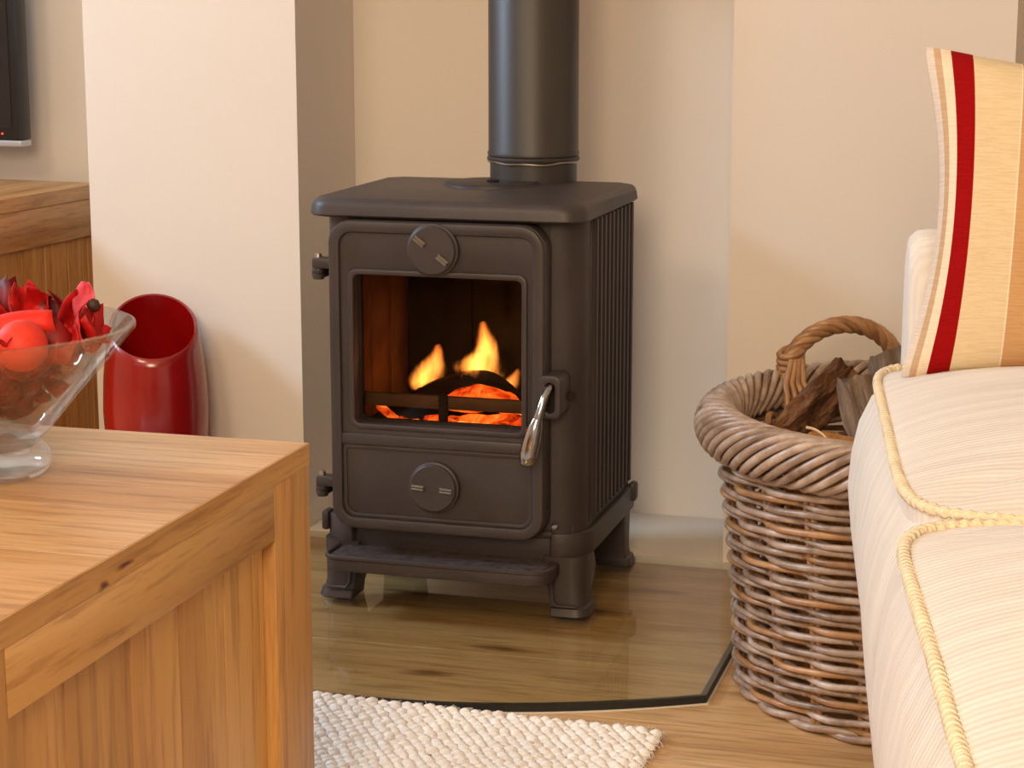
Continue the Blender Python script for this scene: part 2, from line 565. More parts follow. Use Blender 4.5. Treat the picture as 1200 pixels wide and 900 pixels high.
def ring_xz(outer, inner, y0, y1):
    n = len(outer)
    V = [(x, y0, z) for x, z in outer] + [(x, y0, z) for x, z in inner] + [(x, y1, z) for x, z in outer] + [(x, y1, z) for x, z in inner]
    F = []
    for i in range(n):
        j = (i + 1) % n
        F += [(i, j, n + j, n + i), (2 * n + i, 3 * n + i, 3 * n + j, 2 * n + j),
              (i, 2 * n + i, 2 * n + j, j), (n + i, n + j, 3 * n + j, 3 * n + i)]
    return V, F


def plate_xz(loop, y0, y1):
    n = len(loop)
    V = [(x, y0, z) for x, z in loop] + [(x, y1, z) for x, z in loop]
    F = [tuple(range(n)), tuple(range(2 * n - 1, n - 1, -1))]
    F += [(i, n + i, n + (i + 1) % n, (i + 1) % n) for i in range(n)]
    return V, F


def plate_xy(loop, z0, z1):
    n = len(loop)
    V = [(x, y, z0) for x, y in loop] + [(x, y, z1) for x, y in loop]
    F = [tuple(range(n - 1, -1, -1)), tuple(range(n, 2 * n))]
    F += [(i, (i + 1) % n, n + (i + 1) % n, n + i) for i in range(n)]
    return V, F


def loft(rings, caps=True, closed=False):
    n = len(rings[0])
    V = [p for r in rings for p in r]
    F = []
    m = len(rings)
    for k in range(m if closed else m - 1):
        a, b = k * n, ((k + 1) % m) * n
        for i in range(n):
            j = (i + 1) % n
            F.append((a + i, a + j, b + j, b + i))
    if caps and not closed:
        F.append(tuple(range(n - 1, -1, -1)))
        F.append(tuple(range((m - 1) * n, m * n)))
    return V, F


def tube(pts, r, n=8, closed=False, caps=True):
    pts = [Vector(p) for p in pts]
    m = len(pts)
    rings = []
    prev = None
    for k, p in enumerate(pts):
        if closed:
            t = pts[(k + 1) % m] - pts[k - 1]
        else:
            t = pts[min(k + 1, m - 1)] - pts[max(k - 1, 0)]
        t.normalize()
        if prev is None:
            up = Vector((0, 0, 1)) if abs(t.z) < 0.9 else Vector((1, 0, 0))
            a = up - t * up.dot(t)
        else:
            a = prev - t * prev.dot(t)
        a.normalize()
        prev = a
        b = t.cross(a)
        rr = r(k / max(1, m - 1)) if callable(r) else (r[k] if isinstance(r, (list, tuple)) else r)
        rings.append([tuple(p + a * (rr * cos(2 * pi * i / n)) + b * (rr * sin(2 * pi * i / n))) for i in range(n)])
    return loft(rings, caps, closed)


def lathe(prof, n=32, cx=0, cy=0, closed=False):
    rings = [[(cx + r * cos(2 * pi * i / n), cy + r * sin(2 * pi * i / n), z) for i in range(n)] for r, z in prof]
    V, F = loft(rings, not closed, closed)
    return V, F


def bez(p0, p1, p2, p3, n):
    p0, p1, p2, p3 = map(Vector, (p0, p1, p2, p3))
    return [p0 * (1 - t) ** 3 + p1 * (3 * t * (1 - t) ** 2) + p2 * (3 * t * t * (1 - t)) + p3 * t ** 3 for t in [i / n for i in range(n + 1)]]


# ------------------------------------------------------------------ the setting
XL, XR, YF, YB, ZC = -3.3, 2.3, -1.7, 3.22, 2.4
BX0, BX1, AX0, AX1, BY = -1.565, -0.11, -1.20, -0.512, 2.962        # chimney breast, alcove, breast front

fl = bx('floor', (XL, XR, YF, YB, -0.05, -0.014), M['oak'], bev=0)
tag(fl, 'honey coloured oak plank floor of the room', None, None, 'structure')
PW, PL = 0.19, 1.3
first = None
row = 0
y = YF
while y < YB - 0.01:
    x = (-1.43 + 0.035 * (row * 2 % 5) if y > 1.7 else XL - (row * 0.47) % PL)
    while x > XL: x -= PL
    while x < XR:
        x0, x1 = max(x, XL), min(x + PL, XR)
        y1 = min(y + PW, YB)
        full = (x1 - x0 > PL - 1e-6) and (y1 - y > PW - 1e-6)
        if full and first is not None:
            share(first, fl, (x0, y, 0))
        elif x1 - x0 > 0.02:
            p = bx('plank', (0.0003, x1 - x0 - 0.0003, 0.0003, y1 - y - 0.0003, -0.0138, 0), M['oak'], fl, bev=0.0008, loc=(x0, y, 0), segs=1)
            if full: first = p
        x += PL
    y += PW
    row += 1

bx('wall_back', (XL, XR, YB, YB + 0.1, 0, ZC), M['wall'], bev=0)['kind'] = 'structure'
LZ = 1.06
V, F = merge(box(BX0, AX0, BY, YB, 0, ZC), box(AX1, BX1, BY, YB, 0, ZC), box(AX0, AX1, BY, YB, LZ, ZC))
o = obj('wall_chimney_breast', V, F, M['wall'])
tag(o, 'cream painted chimney breast wall around the stove alcove', None, None, 'structure')
o = bx('trim_1', (AX0, AX1, BY, YB, 0, 0.011), M['slab'], bev=0.001)
tag(o, 'cream painted slab on the alcove floor behind the glass hearth', None, None, 'structure')
# left wall with a window opening
wy0, wy1, wz0, wz1 = 1.75, 2.3, 1.5, 2.15
V, F = merge(box(XL - 0.1, XL, YF, wy0, 0, ZC), box(XL - 0.1, XL, wy1, YB, 0, ZC), box(XL - 0.1, XL, wy0, wy1, 0, wz0), box(XL - 0.1, XL, wy0, wy1, wz1, ZC))
obj('wall_left', V, F, M['wall'])['kind'] = 'structure'
win = empty('window_1', (XL - 0.05, (wy0 + wy1) / 2, wz0))
win['kind'] = 'structure'
hy = (wy1 - wy0) / 2
V, F = merge(box(-0.03, 0.03, -hy, -hy + 0.04, 0, 0.65), box(-0.03, 0.03, hy - 0.04, hy, 0, 0.65), box(-0.03, 0.03, -hy, hy, 0, 0.04), box(-0.03, 0.03, -hy, hy, 0.61, 0.65))
obj('window_frame', V, F, M['ceiling'], win)
bx('pane', (-0.004, 0.004, -hy + 0.04, hy - 0.04, 0.04, 0.61), clear_glass('window_glass', (0.95, 0.97, 0.97)), win, bev=0)
bx('wall_right', (XR, XR + 0.1, YF, YB, 0, ZC), M['wall'], bev=0)['kind'] = 'structure'
bx('wall_front', (XL, XR, YF - 0.1, YF, 0, ZC), M['wall'], bev=0)['kind'] = 'structure'
bx('ceiling', (XL, XR, YF, YB, ZC, ZC + 0.1), M['ceiling'], bev=0)['kind'] = 'structure'

# ------------------------------------------------------------------ glass hearth
GC = -0.857
gh = empty('glass_hearth', (GC, 2.6, 0), 0, 'olive tinted glass hearth plate with curved front under the stove', 'hearth')


def hearth_loop(off):
    hw, yb, yc, ya = 0.430 - off, BY - 0.001 - 2.6 - off * 0, 2.37 - 2.6 + off * 0.6, 2.243 - 2.6 + off
    P = [(hw, yb), (-hw, yb)] if False else [(-hw, yb)]
    n = 28
    for i in range(n + 1):
        t = -1 + 2 * i / n
        P.append((hw * t, ya + (yc - ya) * t * t))
    P.append((hw, yb))
    return P


V, F = plate_xy(hearth_loop(0.0), 0.0015, 0.012)
obj('glass_plate', V, F, M['hearth_glass'], gh, smooth=True, angle=20)
lo, li = hearth_loop(-0.0004), hearth_loop(0.0075)
n = len(lo)
V = [(x, y, z) for z in (0.0012, 0.0105) for (x, y) in lo] + [(x, y, z) for z in (0.0012, 0.0105) for (x, y) in li]
F = []
for i in range(n - 1):
    F += [(i, i + 1, n + i + 1, n + i), (2 * n + i, 3 * n + i, 3 * n + i + 1, 2 * n + i + 1), (n + i, n + i + 1, 3 * n + i + 1, 3 * n + i), (i, 2 * n + i, 2 * n + i + 1, i + 1)]
tag(obj('edge_seal', V, F, M['rubber'], gh), 'black edge strip')
lo, li = hearth_loop(-0.0035), hearth_loop(-0.0008)
V = [(x, y, z) for z in (0.0, 0.0014) for (x, y) in lo] + [(x, y, z) for z in (0.0, 0.0014) for (x, y) in li]
obj('clear_bead', V, F, plain('clear_silicone', (0.8, 0.76, 0.68), 0.3), gh)

# ------------------------------------------------------------------ stove
SX, SY, SZ = -0.845, 2.63, 0.012
st = empty('wood_stove', (SX, SY, SZ), 0, 'dark cast iron wood burning stove with glazed door on the glass hearth', 'stove')
ir = M['iron']
ZT = 0.583                                        # top of the plate
# body shell, open at the front


def u_path(x, y0, y1, rf, rb, n=6):
    P = [(-x + rf, y0)]
    for i in range(1, n + 1):
        a = 1.5 * pi - 0.5 * pi * i / n
        P.append((-x + rf + rf * cos(a), y0 + rf + rf * sin(a)))
    for i in range(n + 1):
        a = pi - 0.5 * pi * i / n
        P.append((-x + rb + rb * cos(a), y1 - rb + rb * sin(a)))
    return P + [(-px, py) for px, py in reversed(P)]


def u_wall(po, pi_, z0, z1):
    n = len(po)
    V = [(x, y, z0) for x, y in po] + [(x, y, z0) for x, y in pi_] + [(x, y, z1) for x, y in po] + [(x, y, z1) for x, y in pi_]
    F = []
    for i in range(n - 1):
        j = i + 1
        F += [(i, j, n + j, n + i), (2 * n + i, 3 * n + i, 3 * n + j, 2 * n + j), (i, 2 * n + i, 2 * n + j, j), (n + i, n + j, 3 * n + j, 3 * n + i)]
    F += [(0, n, 3 * n, 2 * n), (n - 1, 3 * n - 1, 4 * n - 1, 2 * n - 1)]
    return V, F


BW, BD = 0.190, 0.31
V, F = u_wall(u_path(BW, 0.0, BD, 0.045, 0.012), u_path(BW - 0.014, 0.014, BD - 0.014, 0.034, 0.004), 0.118, 0.562)
obj('body', V, F, ir, st, smooth=True)
bx('body_floor', (-BW + 0.013, BW - 0.013, 0.012, BD - 0.013, 0.118, 0.128), ir, st, bev=0)
# front frame plate with the opening
HX0, HX1, HZ0, HZ1 = -0.128, 0.116, 0.268, 0.480     # window hole
V, F = ring_xz(rrect(-0.146, 0.146, 0.12, 0.56, 0.004), rrect(HX0 - 0.006, HX1 + 0.006, HZ0 - 0.006, HZ1 + 0.006, 0.012), 0.0, 0.012)
obj('front_frame', V, F, ir, st)
# top plate
TP = []
hx, y0, y1, ch = 0.200, -0.036, 0.318, 0.026
for (x, yy) in ((-hx, y1 - 0.02), (-hx + 0.02, y1), (hx - 0.02, y1), (hx, y1 - 0.02)):
    TP.append((x, yy))
for i in range(7):
    a = -0.5 * pi * i / 6
    TP.append((hx - 0.034 + 0.034 * cos(a), y0 + 0.034 + 0.034 * sin(a)))
for i in range(7):
    a = -0.5 * pi - 0.5 * pi * i / 6
    TP.append((-hx + 0.034 + 0.034 * cos(a), y0 + 0.034 + 0.034 * sin(a)))


def scale_loop(P, k, c=(0, 0.14)):
    return [(c[0] + (x - c[0]) * (1 - k / 0.2), c[1] + (yy - c[1]) * (1 - k / 0.177)) for x, yy in P]


rings = []
for z, k in ((0.556, 0.008), (0.557, 0.003), (0.560, 0.0), (0.571, 0.0015), (0.577, 0.0035), (0.5805, 0.007), (0.582, 0.011)):
    rings.append([(x, yy, z) for x, yy in scale_loop(TP, k)])
V, F = loft(rings)
obj('top_plate', V, F, ir, st, smooth=True, angle=35)
# cooking lid
LCX, LCY = SX, SY
V, F = lathe([(0.0, 0.582), (0.068, 0.582), (0.0695, 0.5835), (0.069, 0.5855), (0.066, 0.5865), (0.0, 0.587)], 40, -0.005, 0.225)
lid = obj('cooking_lid', V, F, M['iron_dark'], st, smooth=True)
V, F = lathe([(0.0, 0.5868), (0.009, 0.5868), (0.0095, 0.589), (0.007, 0.590), (0.0, 0.590)], 14, 0.0, 0.215)
obj('lid_socket', V, F, M['soot'], lid, smooth=True)
V, F = lathe([(0.066, 0.582), (0.072, 0.582), (0.0715, 0.5842), (0.0695, 0.5848), (0.066, 0.584)], 40, -0.005, 0.225, closed=True)
obj('lid_ring', V, F, M['steel'] if False else ir, lid, smooth=True)
# side ribs
for s in (-1, 1):
    rm = None
    for k in range(10):
        yy = 0.064 + k * 0.0245
        if rm is None:
            P = [(0, -0.0085), (0.004, -0.0078), (0.0072, -0.0045), (0.0072, 0.0045), (0.004, 0.0078), (0, 0.0085)]
            V, F = plate_xy(P, 0.132, 0.555)
            rm = obj('rib', V, F, M['iron_dark'], st, smooth=True, loc=(s * (BW - 0.0008), yy, 0))
            if s < 0: rm.rotation_euler = (0, 0, pi)
        else:
            share(rm, st, (s * (BW - 0.0008), yy, 0))
    bx('side_seam', (s * BW - 0.0015, s * BW + 0.0015, 0.046, 0.0485, 0.128, 0.556), M['iron_dark'], st, bev=0.0005)
# base frame
fo = u_path(BW + 0.008, -0.003, BD + 0.006, 0.05, 0.012)
fi = u_path(BW - 0.016, 0.016, BD - 0.016, 0.034, 0.004)
V, F = u_wall(fo, fi, 0.084, 0.119)
obj('base_frame', V, F, ir, st, smooth=True, bev=0.002)
bx('base_front', (-0.148, 0.148, 0.004, 0.03, 0.062, 0.121), ir, st, bev=0.006)
V, F = tube([(-0.150, 0.0, 0.118), (-0.09, 0.001, 0.1145), (0, 0.001, 0.113), (0.09, 0.001, 0.1145), (0.150, 0.0, 0.118)], 0.006, 8)
obj('base_lip', V, F, ir, st, smooth=True)
# corner lugs on the base
for (lx, ly, a, b_) in ((-1, -1, 0.014, 0.040), (-1, 1, BD - 0.016, BD + 0.010), (1, 1, BD - 0.016, BD + 0.010)):
    bx('base_lug', (lx * 0.196 - 0.006, lx * 0.196 + 0.006, a, b_, 0.094, 0.1235), ir, st, bev=0.005)
# legs


def leg(sx, sy):
    rings = []
    for z, half, outx, outy in ((0.086, 0.0295, 0, 0), (0.06, 0.0275, 0.001, 0.001), (0.025, 0.025, 0.003, 0.003), (0.014, 0.0245, 0.005, 0.005), (0.012, 0.0265, 0.007, 0.007), (0.002, 0.0275, 0.009, 0.009), (0.0, 0.0265, 0.0085, 0.0085)):
        cx = sx * (0.166 + outx)
        cy = (0.028 - outy) if sy < 0 else (BD - 0.028 + outy)
        rr = [half * 0.75 if (qx == sx and qy == sy) else 0.004 for qx, qy in ((-1, -1), (1, -1), (1, 1), (-1, 1))]
        rings.append([(x, yy, z) for x, yy in rrect(cx - half, cx + half, cy - half, cy + half, rr, 5)])
    V, F = loft(rings)
    return V, F


for sx, sy in ((-1, -1), (1, -1), (-1, 1), (1, 1)):
    V, F = leg(sx, sy)
    lg = obj('leg', V, F, ir, st, smooth=True, angle=35)
    if sy < 0:
        # raised edge bead on the front of the leg
        x0 = sx * 0.169
        pts = [(x0 - 0.021 + 0.004 * (sx < 0), -0.0015, 0.078), (x0 - 0.020 + sx * 0.002, -0.0045, 0.024), (x0 - 0.014 + sx * 0.003, -0.006, 0.0165), (x0 + 0.014 + sx * 0.003, -0.006, 0.0165), (x0 + 0.019 + sx * 0.002, -0.0045, 0.024), (x0 + 0.021 - 0.004 * (sx > 0), -0.0015, 0.078)]
        if sx > 0: pts = pts[:4]
        else: pts = pts[2:]
        V, F = tube(pts, 0.0022, 6)
        obj('leg_bead', V, F, ir, lg, smooth=True)
# ash shelf
sh = empty('ash_shelf', (0, 0, 0))
sh.parent = st
loop = []
for (x, yy) in ((0.160, 0.012), (-0.168, 0.012)):
    loop.append((x, yy))
for i in range(7):
    a = pi + 0.5 * pi * i / 6
    loop.append((-0.168 + 0.02 + 0.02 * cos(a), -0.066 + 0.02 + 0.02 * sin(a)))
for i in range(7):
    a = 1.5 * pi + 0.5 * pi * i / 6
    loop.append((0.160 - 0.03 + 0.03 * cos(a), -0.066 + 0.03 + 0.03 * sin(a)))
st_sh_V, st_sh_F = plate_xy(loop, 0.0585, 0.0785)
COL.objects.unlink(sh)
bpy.data.objects.remove(sh)
sh = obj('ash_shelf', st_sh_V, st_sh_F, ir, st, bev=0.0035, smooth=True)
inner = [((x + 0.009) * 0.945 - 0.009, (yy + 0.02) * 0.84 - 0.02) for x, yy in loop]
V, F = plate_xy(inner, 0.0780, 0.0796)
tag(obj('ash_tray_floor', V, F, M['iron_rough'], sh), 'ash dusted shelf surface')
V, F = tube([(x, yy, 0.0790) for x, yy in loop[1:]], 0.0035, 6)
obj('shelf_rim', V, F, ir, sh, smooth=True)
# door
DX0, DX1, DZ0, DZ1 = -0.163, 0.148, 0.116, 0.5545
door = empty('door_tmp')
COL.objects.unlink(door)
bpy.data.objects.remove(door)
drr = (0.032, 0.034, 0.034, 0.032)
V, F = ring_xz(rrect(DX0, DX1, DZ0, DZ1, drr, 7), rrect(HX0, HX1, HZ0, HZ1, 0.008, 7), -0.036, -0.002)
dr = obj('door', V, F, ir, st, bev=0.004, smooth=True, angle=30)


def rim(name, outer, inner, y0, y1, parent, bev=0.002, mat=None):
    V, F = ring_xz(outer, inner, y0, y1)
    return obj(name, V, F, mat or ir, parent, bev=bev, smooth=True, angle=30)


b = 0.017
rim('door_border', rrect(DX0 + 0.001, DX1 - 0.001, DZ0 + 0.001, DZ1 - 0.001, drr, 7), rrect(DX0 + b, DX1 - b, DZ0 + b, DZ1 - b, 0.018, 7), -0.0425, -0.034, dr, 0.0035)
bx('door_crossbar', (DX0 + b - 0.002, DX1 - b + 0.002, -0.0410, -0.034, 0.238, 0.255), ir, dr, bev=0.003)
rim('window_bezel', rrect(HX0 - 0.007, HX1 + 0.007, HZ0 - 0.007, HZ1 + 0.007, 0.013, 7), rrect(HX0 + 0.001, HX1 - 0.001, HZ0 + 0.001, HZ1 - 0.001, 0.008, 7), -0.0395, -0.03, dr, 0.0025)
rim('lower_panel_bead', rrect(DX0 + b, DX1 - b, DZ0 + b, 0.238, (0.018, 0.018, 0.007, 0.007), 7), rrect(DX0 + b + 0.006, DX1 - b - 0.006, DZ0 + b + 0.006, 0.232, (0.014, 0.014, 0.005, 0.005), 7), -0.0385, -0.034, dr, 0.0015)
V, F = ring_xz(rrect(HX0 - 0.004, HX1 + 0.004, HZ0 - 0.004, HZ1 + 0.004, 0.01, 5), rrect(HX0 + 0.003, HX1 - 0.003, HZ0 + 0.003, HZ1 - 0.003, 0.008, 5), -0.0135, -0.003)
obj('window_seal', V, F, M['soot'], dr)
V, F = plate_xz(rrect(HX0 - 0.003, HX1 + 0.003, HZ0 - 0.003, HZ1 + 0.003, 0.01, 5), -0.012, -0.008)
tag(obj('window_glass', V, F, M['door_glass'], dr), 'clear stove window pane')
# air dials


def dial(cx, cz, ang):
    prof = [(0.0, 0.0), (0.036, 0.0), (0.037, 0.002), (0.0365, 0.009), (0.0338, 0.0105), (0.0333, 0.0135), (0.0318, 0.0150), (0.0, 0.0150)]
    n = 40
    rings = [[(cx + r * cos(2 * pi * i / n), -0.0355 - d, cz + r * sin(2 * pi * i / n)) for i in range(n)] for r, d in prof]
    V, F = loft(rings)
    d = obj('air_dial', V, F, ir, dr, smooth=True, angle=30)
    for s in (-1, 1):
        c = Vector((cx + s * 0.0205 * cos(ang), -0.0505, cz + s * 0.0205 * sin(ang)))
        t = Vector((cos(ang), 0, sin(ang)))
        u = Vector((-sin(ang), 0, cos(ang)))
        parts = []
        for q in (-1, 1):
            parts.append(tube([c + u * (0.0022 * q) - t * 0.0085, c + u * (0.0022 * q) - t * 0.0085 + Vector((0, -0.003, 0)), c + u * (0.0022 * q) + t * 0.0085 + Vector((0, -0.003, 0)), c + u * (0.0022 * q) + t * 0.0085], 0.0017, 6))
        parts.append(tube([c - t * 0.0075, c + t * 0.0075], 0.0022, 6))
        V, F = merge(*parts)
        tag(obj('dial_nub', V, F, M['steel'], d, smooth=True), 'worn metal grip nub')


dial(-0.009, 0.517, radians(-37))
dial(-0.010, 0.1845, radians(-3))
# hinges
for z in (0.488, 0.176):
    h = bx('hinge', (-0.190, -0.160, -0.034, -0.012, z - 0.004, z + 0.011), ir, dr, bev=0.003)
    V, F = lathe([(0.0, z - 0.020), (0.0078, z - 0.020), (0.0085, z - 0.017), (0.0085, z - 0.013), (0.007, z - 0.012), (0.0085, z - 0.010), (0.0085, z - 0.006), (0.0078, z - 0.004), (0.0, z - 0.004)], 14, -0.184, -0.022)
    obj('hinge_knuckle', V, F, ir, h, smooth=True)
    V, F = lathe([(0.0, z + 0.011), (0.0055, z + 0.011), (0.005, z + 0.016), (0.0, z + 0.017)], 12, -0.184, -0.022)
    obj('hinge_pin', V, F, M['steel'], h, smooth=True)
    bx('hinge_bracket', (-0.195, -0.176, -0.022, 0.004, z - 0.019, z - 0.004), M['soot'], st, bev=0.003)
# latch housing and handle
hz0, hz1 = 0.292, 0.352
lh = rim('latch_housing', rrect(0.140, 0.172, hz0, hz1, 0.010, 6), rrect(0.1505, 0.1635, hz0 + 0.008, hz1 - 0.010, 0.0062, 6), -0.046, 0.012, dr, 0.0025)
V, F = plate_xz(rrect(0.148, 0.166, hz0 + 0.006, hz1 - 0.008, 0.005, 4), -0.030, -0.026)
obj('latch_slot', V, F, M['soot'], lh)
hp = [(0.158, -0.040, 0.338), (0.156, -0.052, 0.334), (0.1525, -0.060, 0.322), (0.148, -0.064, 0.305), (0.1455, -0.066, 0.296), (0.1425, -0.067, 0.285), (0.138, -0.068, 0.266), (0.134, -0.069, 0.248), (0.1315, -0.069, 0.235), (0.131, -0.069, 0.232)]
hr = [0.0045, 0.0052, 0.0058, 0.0062, 0.0068, 0.0105, 0.0128, 0.0128, 0.0105, 0.0085]
V, F = tube(hp[:6], hr[:5] + [0.0072], 14)
ha = obj('door_handle', V, F, M['chrome'], dr, smooth=True, angle=60)
V, F = tube(hp[4:], [0.0072] + hr[5:], 16)
tag(obj('handle_grip', V, F, M['chrome'], ha, smooth=True, angle=60), 'bullet shaped chrome grip')
V, F = lathe([(0.0, 0.0), (0.0045, 0.0), (0.005, 0.003), (0.0035, 0.006), (0.0, 0.0065)], 12)
V = [(0.1545 + x, -0.003 - z, 0.131 + yy) for x, yy, z in V]
tag(obj('fixing_screw', V, F, M['chrome'], st, smooth=True), 'small bright screw head')
V, F = plate_xz(rrect(0.172, 0.181, 0.312, 0.322, 0.003, 4), -0.004, 0.004)
obj('latch_catch', V, F, M['soot'], st)
# firebox lining
FB0, FB1 = 0.262, 0.54
bx('firebox_floor', (-0.172, 0.172, 0.014, 0.294, 0.236, 0.246), M['soot'], st, bev=0)
bx('baffle', (-0.172, 0.172, 0.03, 0.294, 0.515, 0.524), M['soot'], st, bev=0)
for k in range(3):
    yb0 = 0.03 + k * 0.087
    bx('fire_brick', (-0.174, -0.156, yb0, yb0 + 0.084, 0.246, 0.514), M['brick'], st, bev=0.002)
    bx('fire_brick', (0.156, 0.174, yb0, yb0 + 0.084, 0.246, 0.514), M['brick'], st, bev=0.002)
for k in range(3):
    xb0 = -0.154 + k * 0.103
    bx('back_liner', (xb0, xb0 + 0.1015, 0.276, 0.293, 0.246, 0.514), M['soot'], st, bev=0.002)
bx('liner_ridge', (-0.154, 0.154, 0.270, 0.277, 0.43, 0.434), M['soot'], st, bev=0.001)
# retaining bar
V, F = merge(box(-0.152, 0.152, 0.012, 0.022, 0.284, 0.303))
gb = obj('log_bar', V, F, noisy('hot_bar_iron', srgb(70, 50, 36), srgb(104, 74, 50), 14, 0.7, 0.2, 0.001, 120), st, bev=0.003)
bx('bar_finger', (-0.020, -0.006, 0.008, 0.014, 0.250, 0.307), M['soot'], gb, bev=0.003)
bx('grate_sill', (-0.152, 0.152, 0.006, 0.024, 0.246, 0.257), M['soot'], st, bev=0.003)

# flue pipe
fp = empty('flue_pipe', (-0.808, 2.935, SZ + 0.582), 0, 'dark round flue pipe rising from the stove top', 'flue pipe')
R0 = 0.0655
V, F = lathe([(R0 - 0.004, 0.0), (R0, 0.0), (R0, 0.033), (R0 - 0.004, 0.033)], 48, closed=True)
obj('spigot', V, F, M['flue'], fp, smooth=True)
V, F = lathe([(R0 - 0.004, 0.030), (R0 + 0.0012, 0.030), (R0 + 0.0040, 0.0315), (R0 + 0.0048, 0.0345), (R0 + 0.0030, 0.0370), (R0 + 0.0012, 0.038), (R0 - 0.004, 0.038)], 48, closed=True)
obj('joint_band', V, F, M['flue'], fp, smooth=True)
pts = [(cos(a) * (R0 + 0.0022), sin(a) * (R0 + 0.0022), 0.0295 + 0.0018 * sin(5 * a + 1) * sin(2 * a)) for a in [2 * pi * i / 60 for i in range(60)]]
V, F = tube(pts, 0.0019, 6, closed=True)
tag(obj('seal_cord', V, F, M['steel'], fp, smooth=True), 'pale sealing cord in the joint')
V, F = lathe([(R0 - 0.002, 0.037), (R0 + 0.0012, 0.037), (R0 + 0.0034, 0.039), (R0 + 0.0038, 0.0425), (R0 + 0.0022, 0.046), (R0 + 0.0018, 1.78), (R0 - 0.002, 1.78)], 48, closed=True)
obj('pipe', V, F, M['flue'], fp, smooth=True)

# ------------------------------------------------------------------ the fire


def lumpy(name, c, dims, rot, mat, seed, label, cat, group=None, amp=0.22, nu=20, nv=14, freq=1.6, arch=0.0):
    V = []
    rings = []
    for j in range(nv + 1):
        t = -1 + 2 * j / nv
        rr = (1 - abs(t) ** 5) ** 0.5 if abs(t) < 1 else 0.0
        rr = max(rr, 0.02)
        ring = []
        for i in range(nu):
            a = 2 * pi * i / nu
            p = Vector((t, rr * cos(a), rr * sin(a)))
            d = 1 + amp * noise.noise(p * freq + Vector((seed, seed * 1.7, 3.1))) * 2
            q = Vector((p.x * dims[0], p.y * dims[1] * d, p.z * dims[2] * d - arch * t * t))
            ring.append(tuple(q))
        rings.append(ring)
    V, F = loft(rings)
    o = obj(name, V, F, mat, None, smooth=True, angle=80)
    o.location = c
    o.rotation_euler = rot
    tag(o, label, cat, group)
    return o


FX, FY, FZ = SX, SY, SZ
lumpy('burning_log', (FX + 0.022, FY + 0.095, FZ + 0.287), (0.060, 0.020, 0.017), (0.1, radians(3), radians(4)), M['ember'], 2.3, 'red glowing log behind the grate bar under the flames', 'log', arch=0.016, nu=28, nv=22, amp=0.3)
lumpy('charred_log', (FX - 0.014, FY + 0.135, FZ + 0.292), (0.090, 0.024, 0.025), (0, 0, radians(-3)), M['char'], 5.1, 'black charred log arching at the top of the fire', 'log', arch=0.030, nu=28, nv=22, amp=0.4)
lumpy('glowing_log', (FX + 0.045, FY + 0.065, FZ + 0.257), (0.058, 0.016, 0.011), (0, 0, radians(3)), M['ember'], 8.8, 'orange glowing log lying on the fire floor behind the grate bar', 'log', nu=26, nv=20, amp=0.35)
lumpy('half_burnt_stick', (FX - 0.112, FY + 0.055, FZ + 0.265), (0.022, 0.006, 0.006), (0, radians(28), radians(-20)), M['ember_dim'], 3.3, 'half burnt stick with a bright tip at the left of the fire', 'stick')
lumpy('charred_branch', (FX - 0.085, FY + 0.19, FZ + 0.262), (0.04, 0.016, 0.012), (0, 0, radians(30)), M['char'], 6.3, 'dark charred branch at the left of the fire floor', 'log')
lumpy('hot_coal', (FX + 0.012, FY + 0.040, FZ + 0.254), (0.019, 0.010, 0.0075), (0, 0, 0.2), M['ember_hot'], 1.2, 'white hot coal at the front centre of the fire', 'coal')
rs = random.Random(3)
for k, (ex, ey) in enumerate(((-0.062, 0.040), (-0.038, 0.042), (-0.015, 0.045), (0.045, 0.036), (0.068, 0.040), (0.092, 0.045), (-0.085, 0.05), (0.115, 0.06), (-0.05, 0.07), (-0.02, 0.075))):
    lumpy('ember', (FX + ex, FY + ey, FZ + 0.254 + rs.uniform(0, 0.002)), (rs.uniform(0.011, 0.014), 0.009, rs.uniform(0.006, 0.008)), (0, rs.uniform(-0.2, 0.2), rs.uniform(-0.5, 0.5)), M['ember'] if k % 3 else M['ember_dim'], 10 + k * 2.2, 'small glowing orange ember on the fire floor', 'ember', 'embers on the fire floor', nu=12, nv=8)


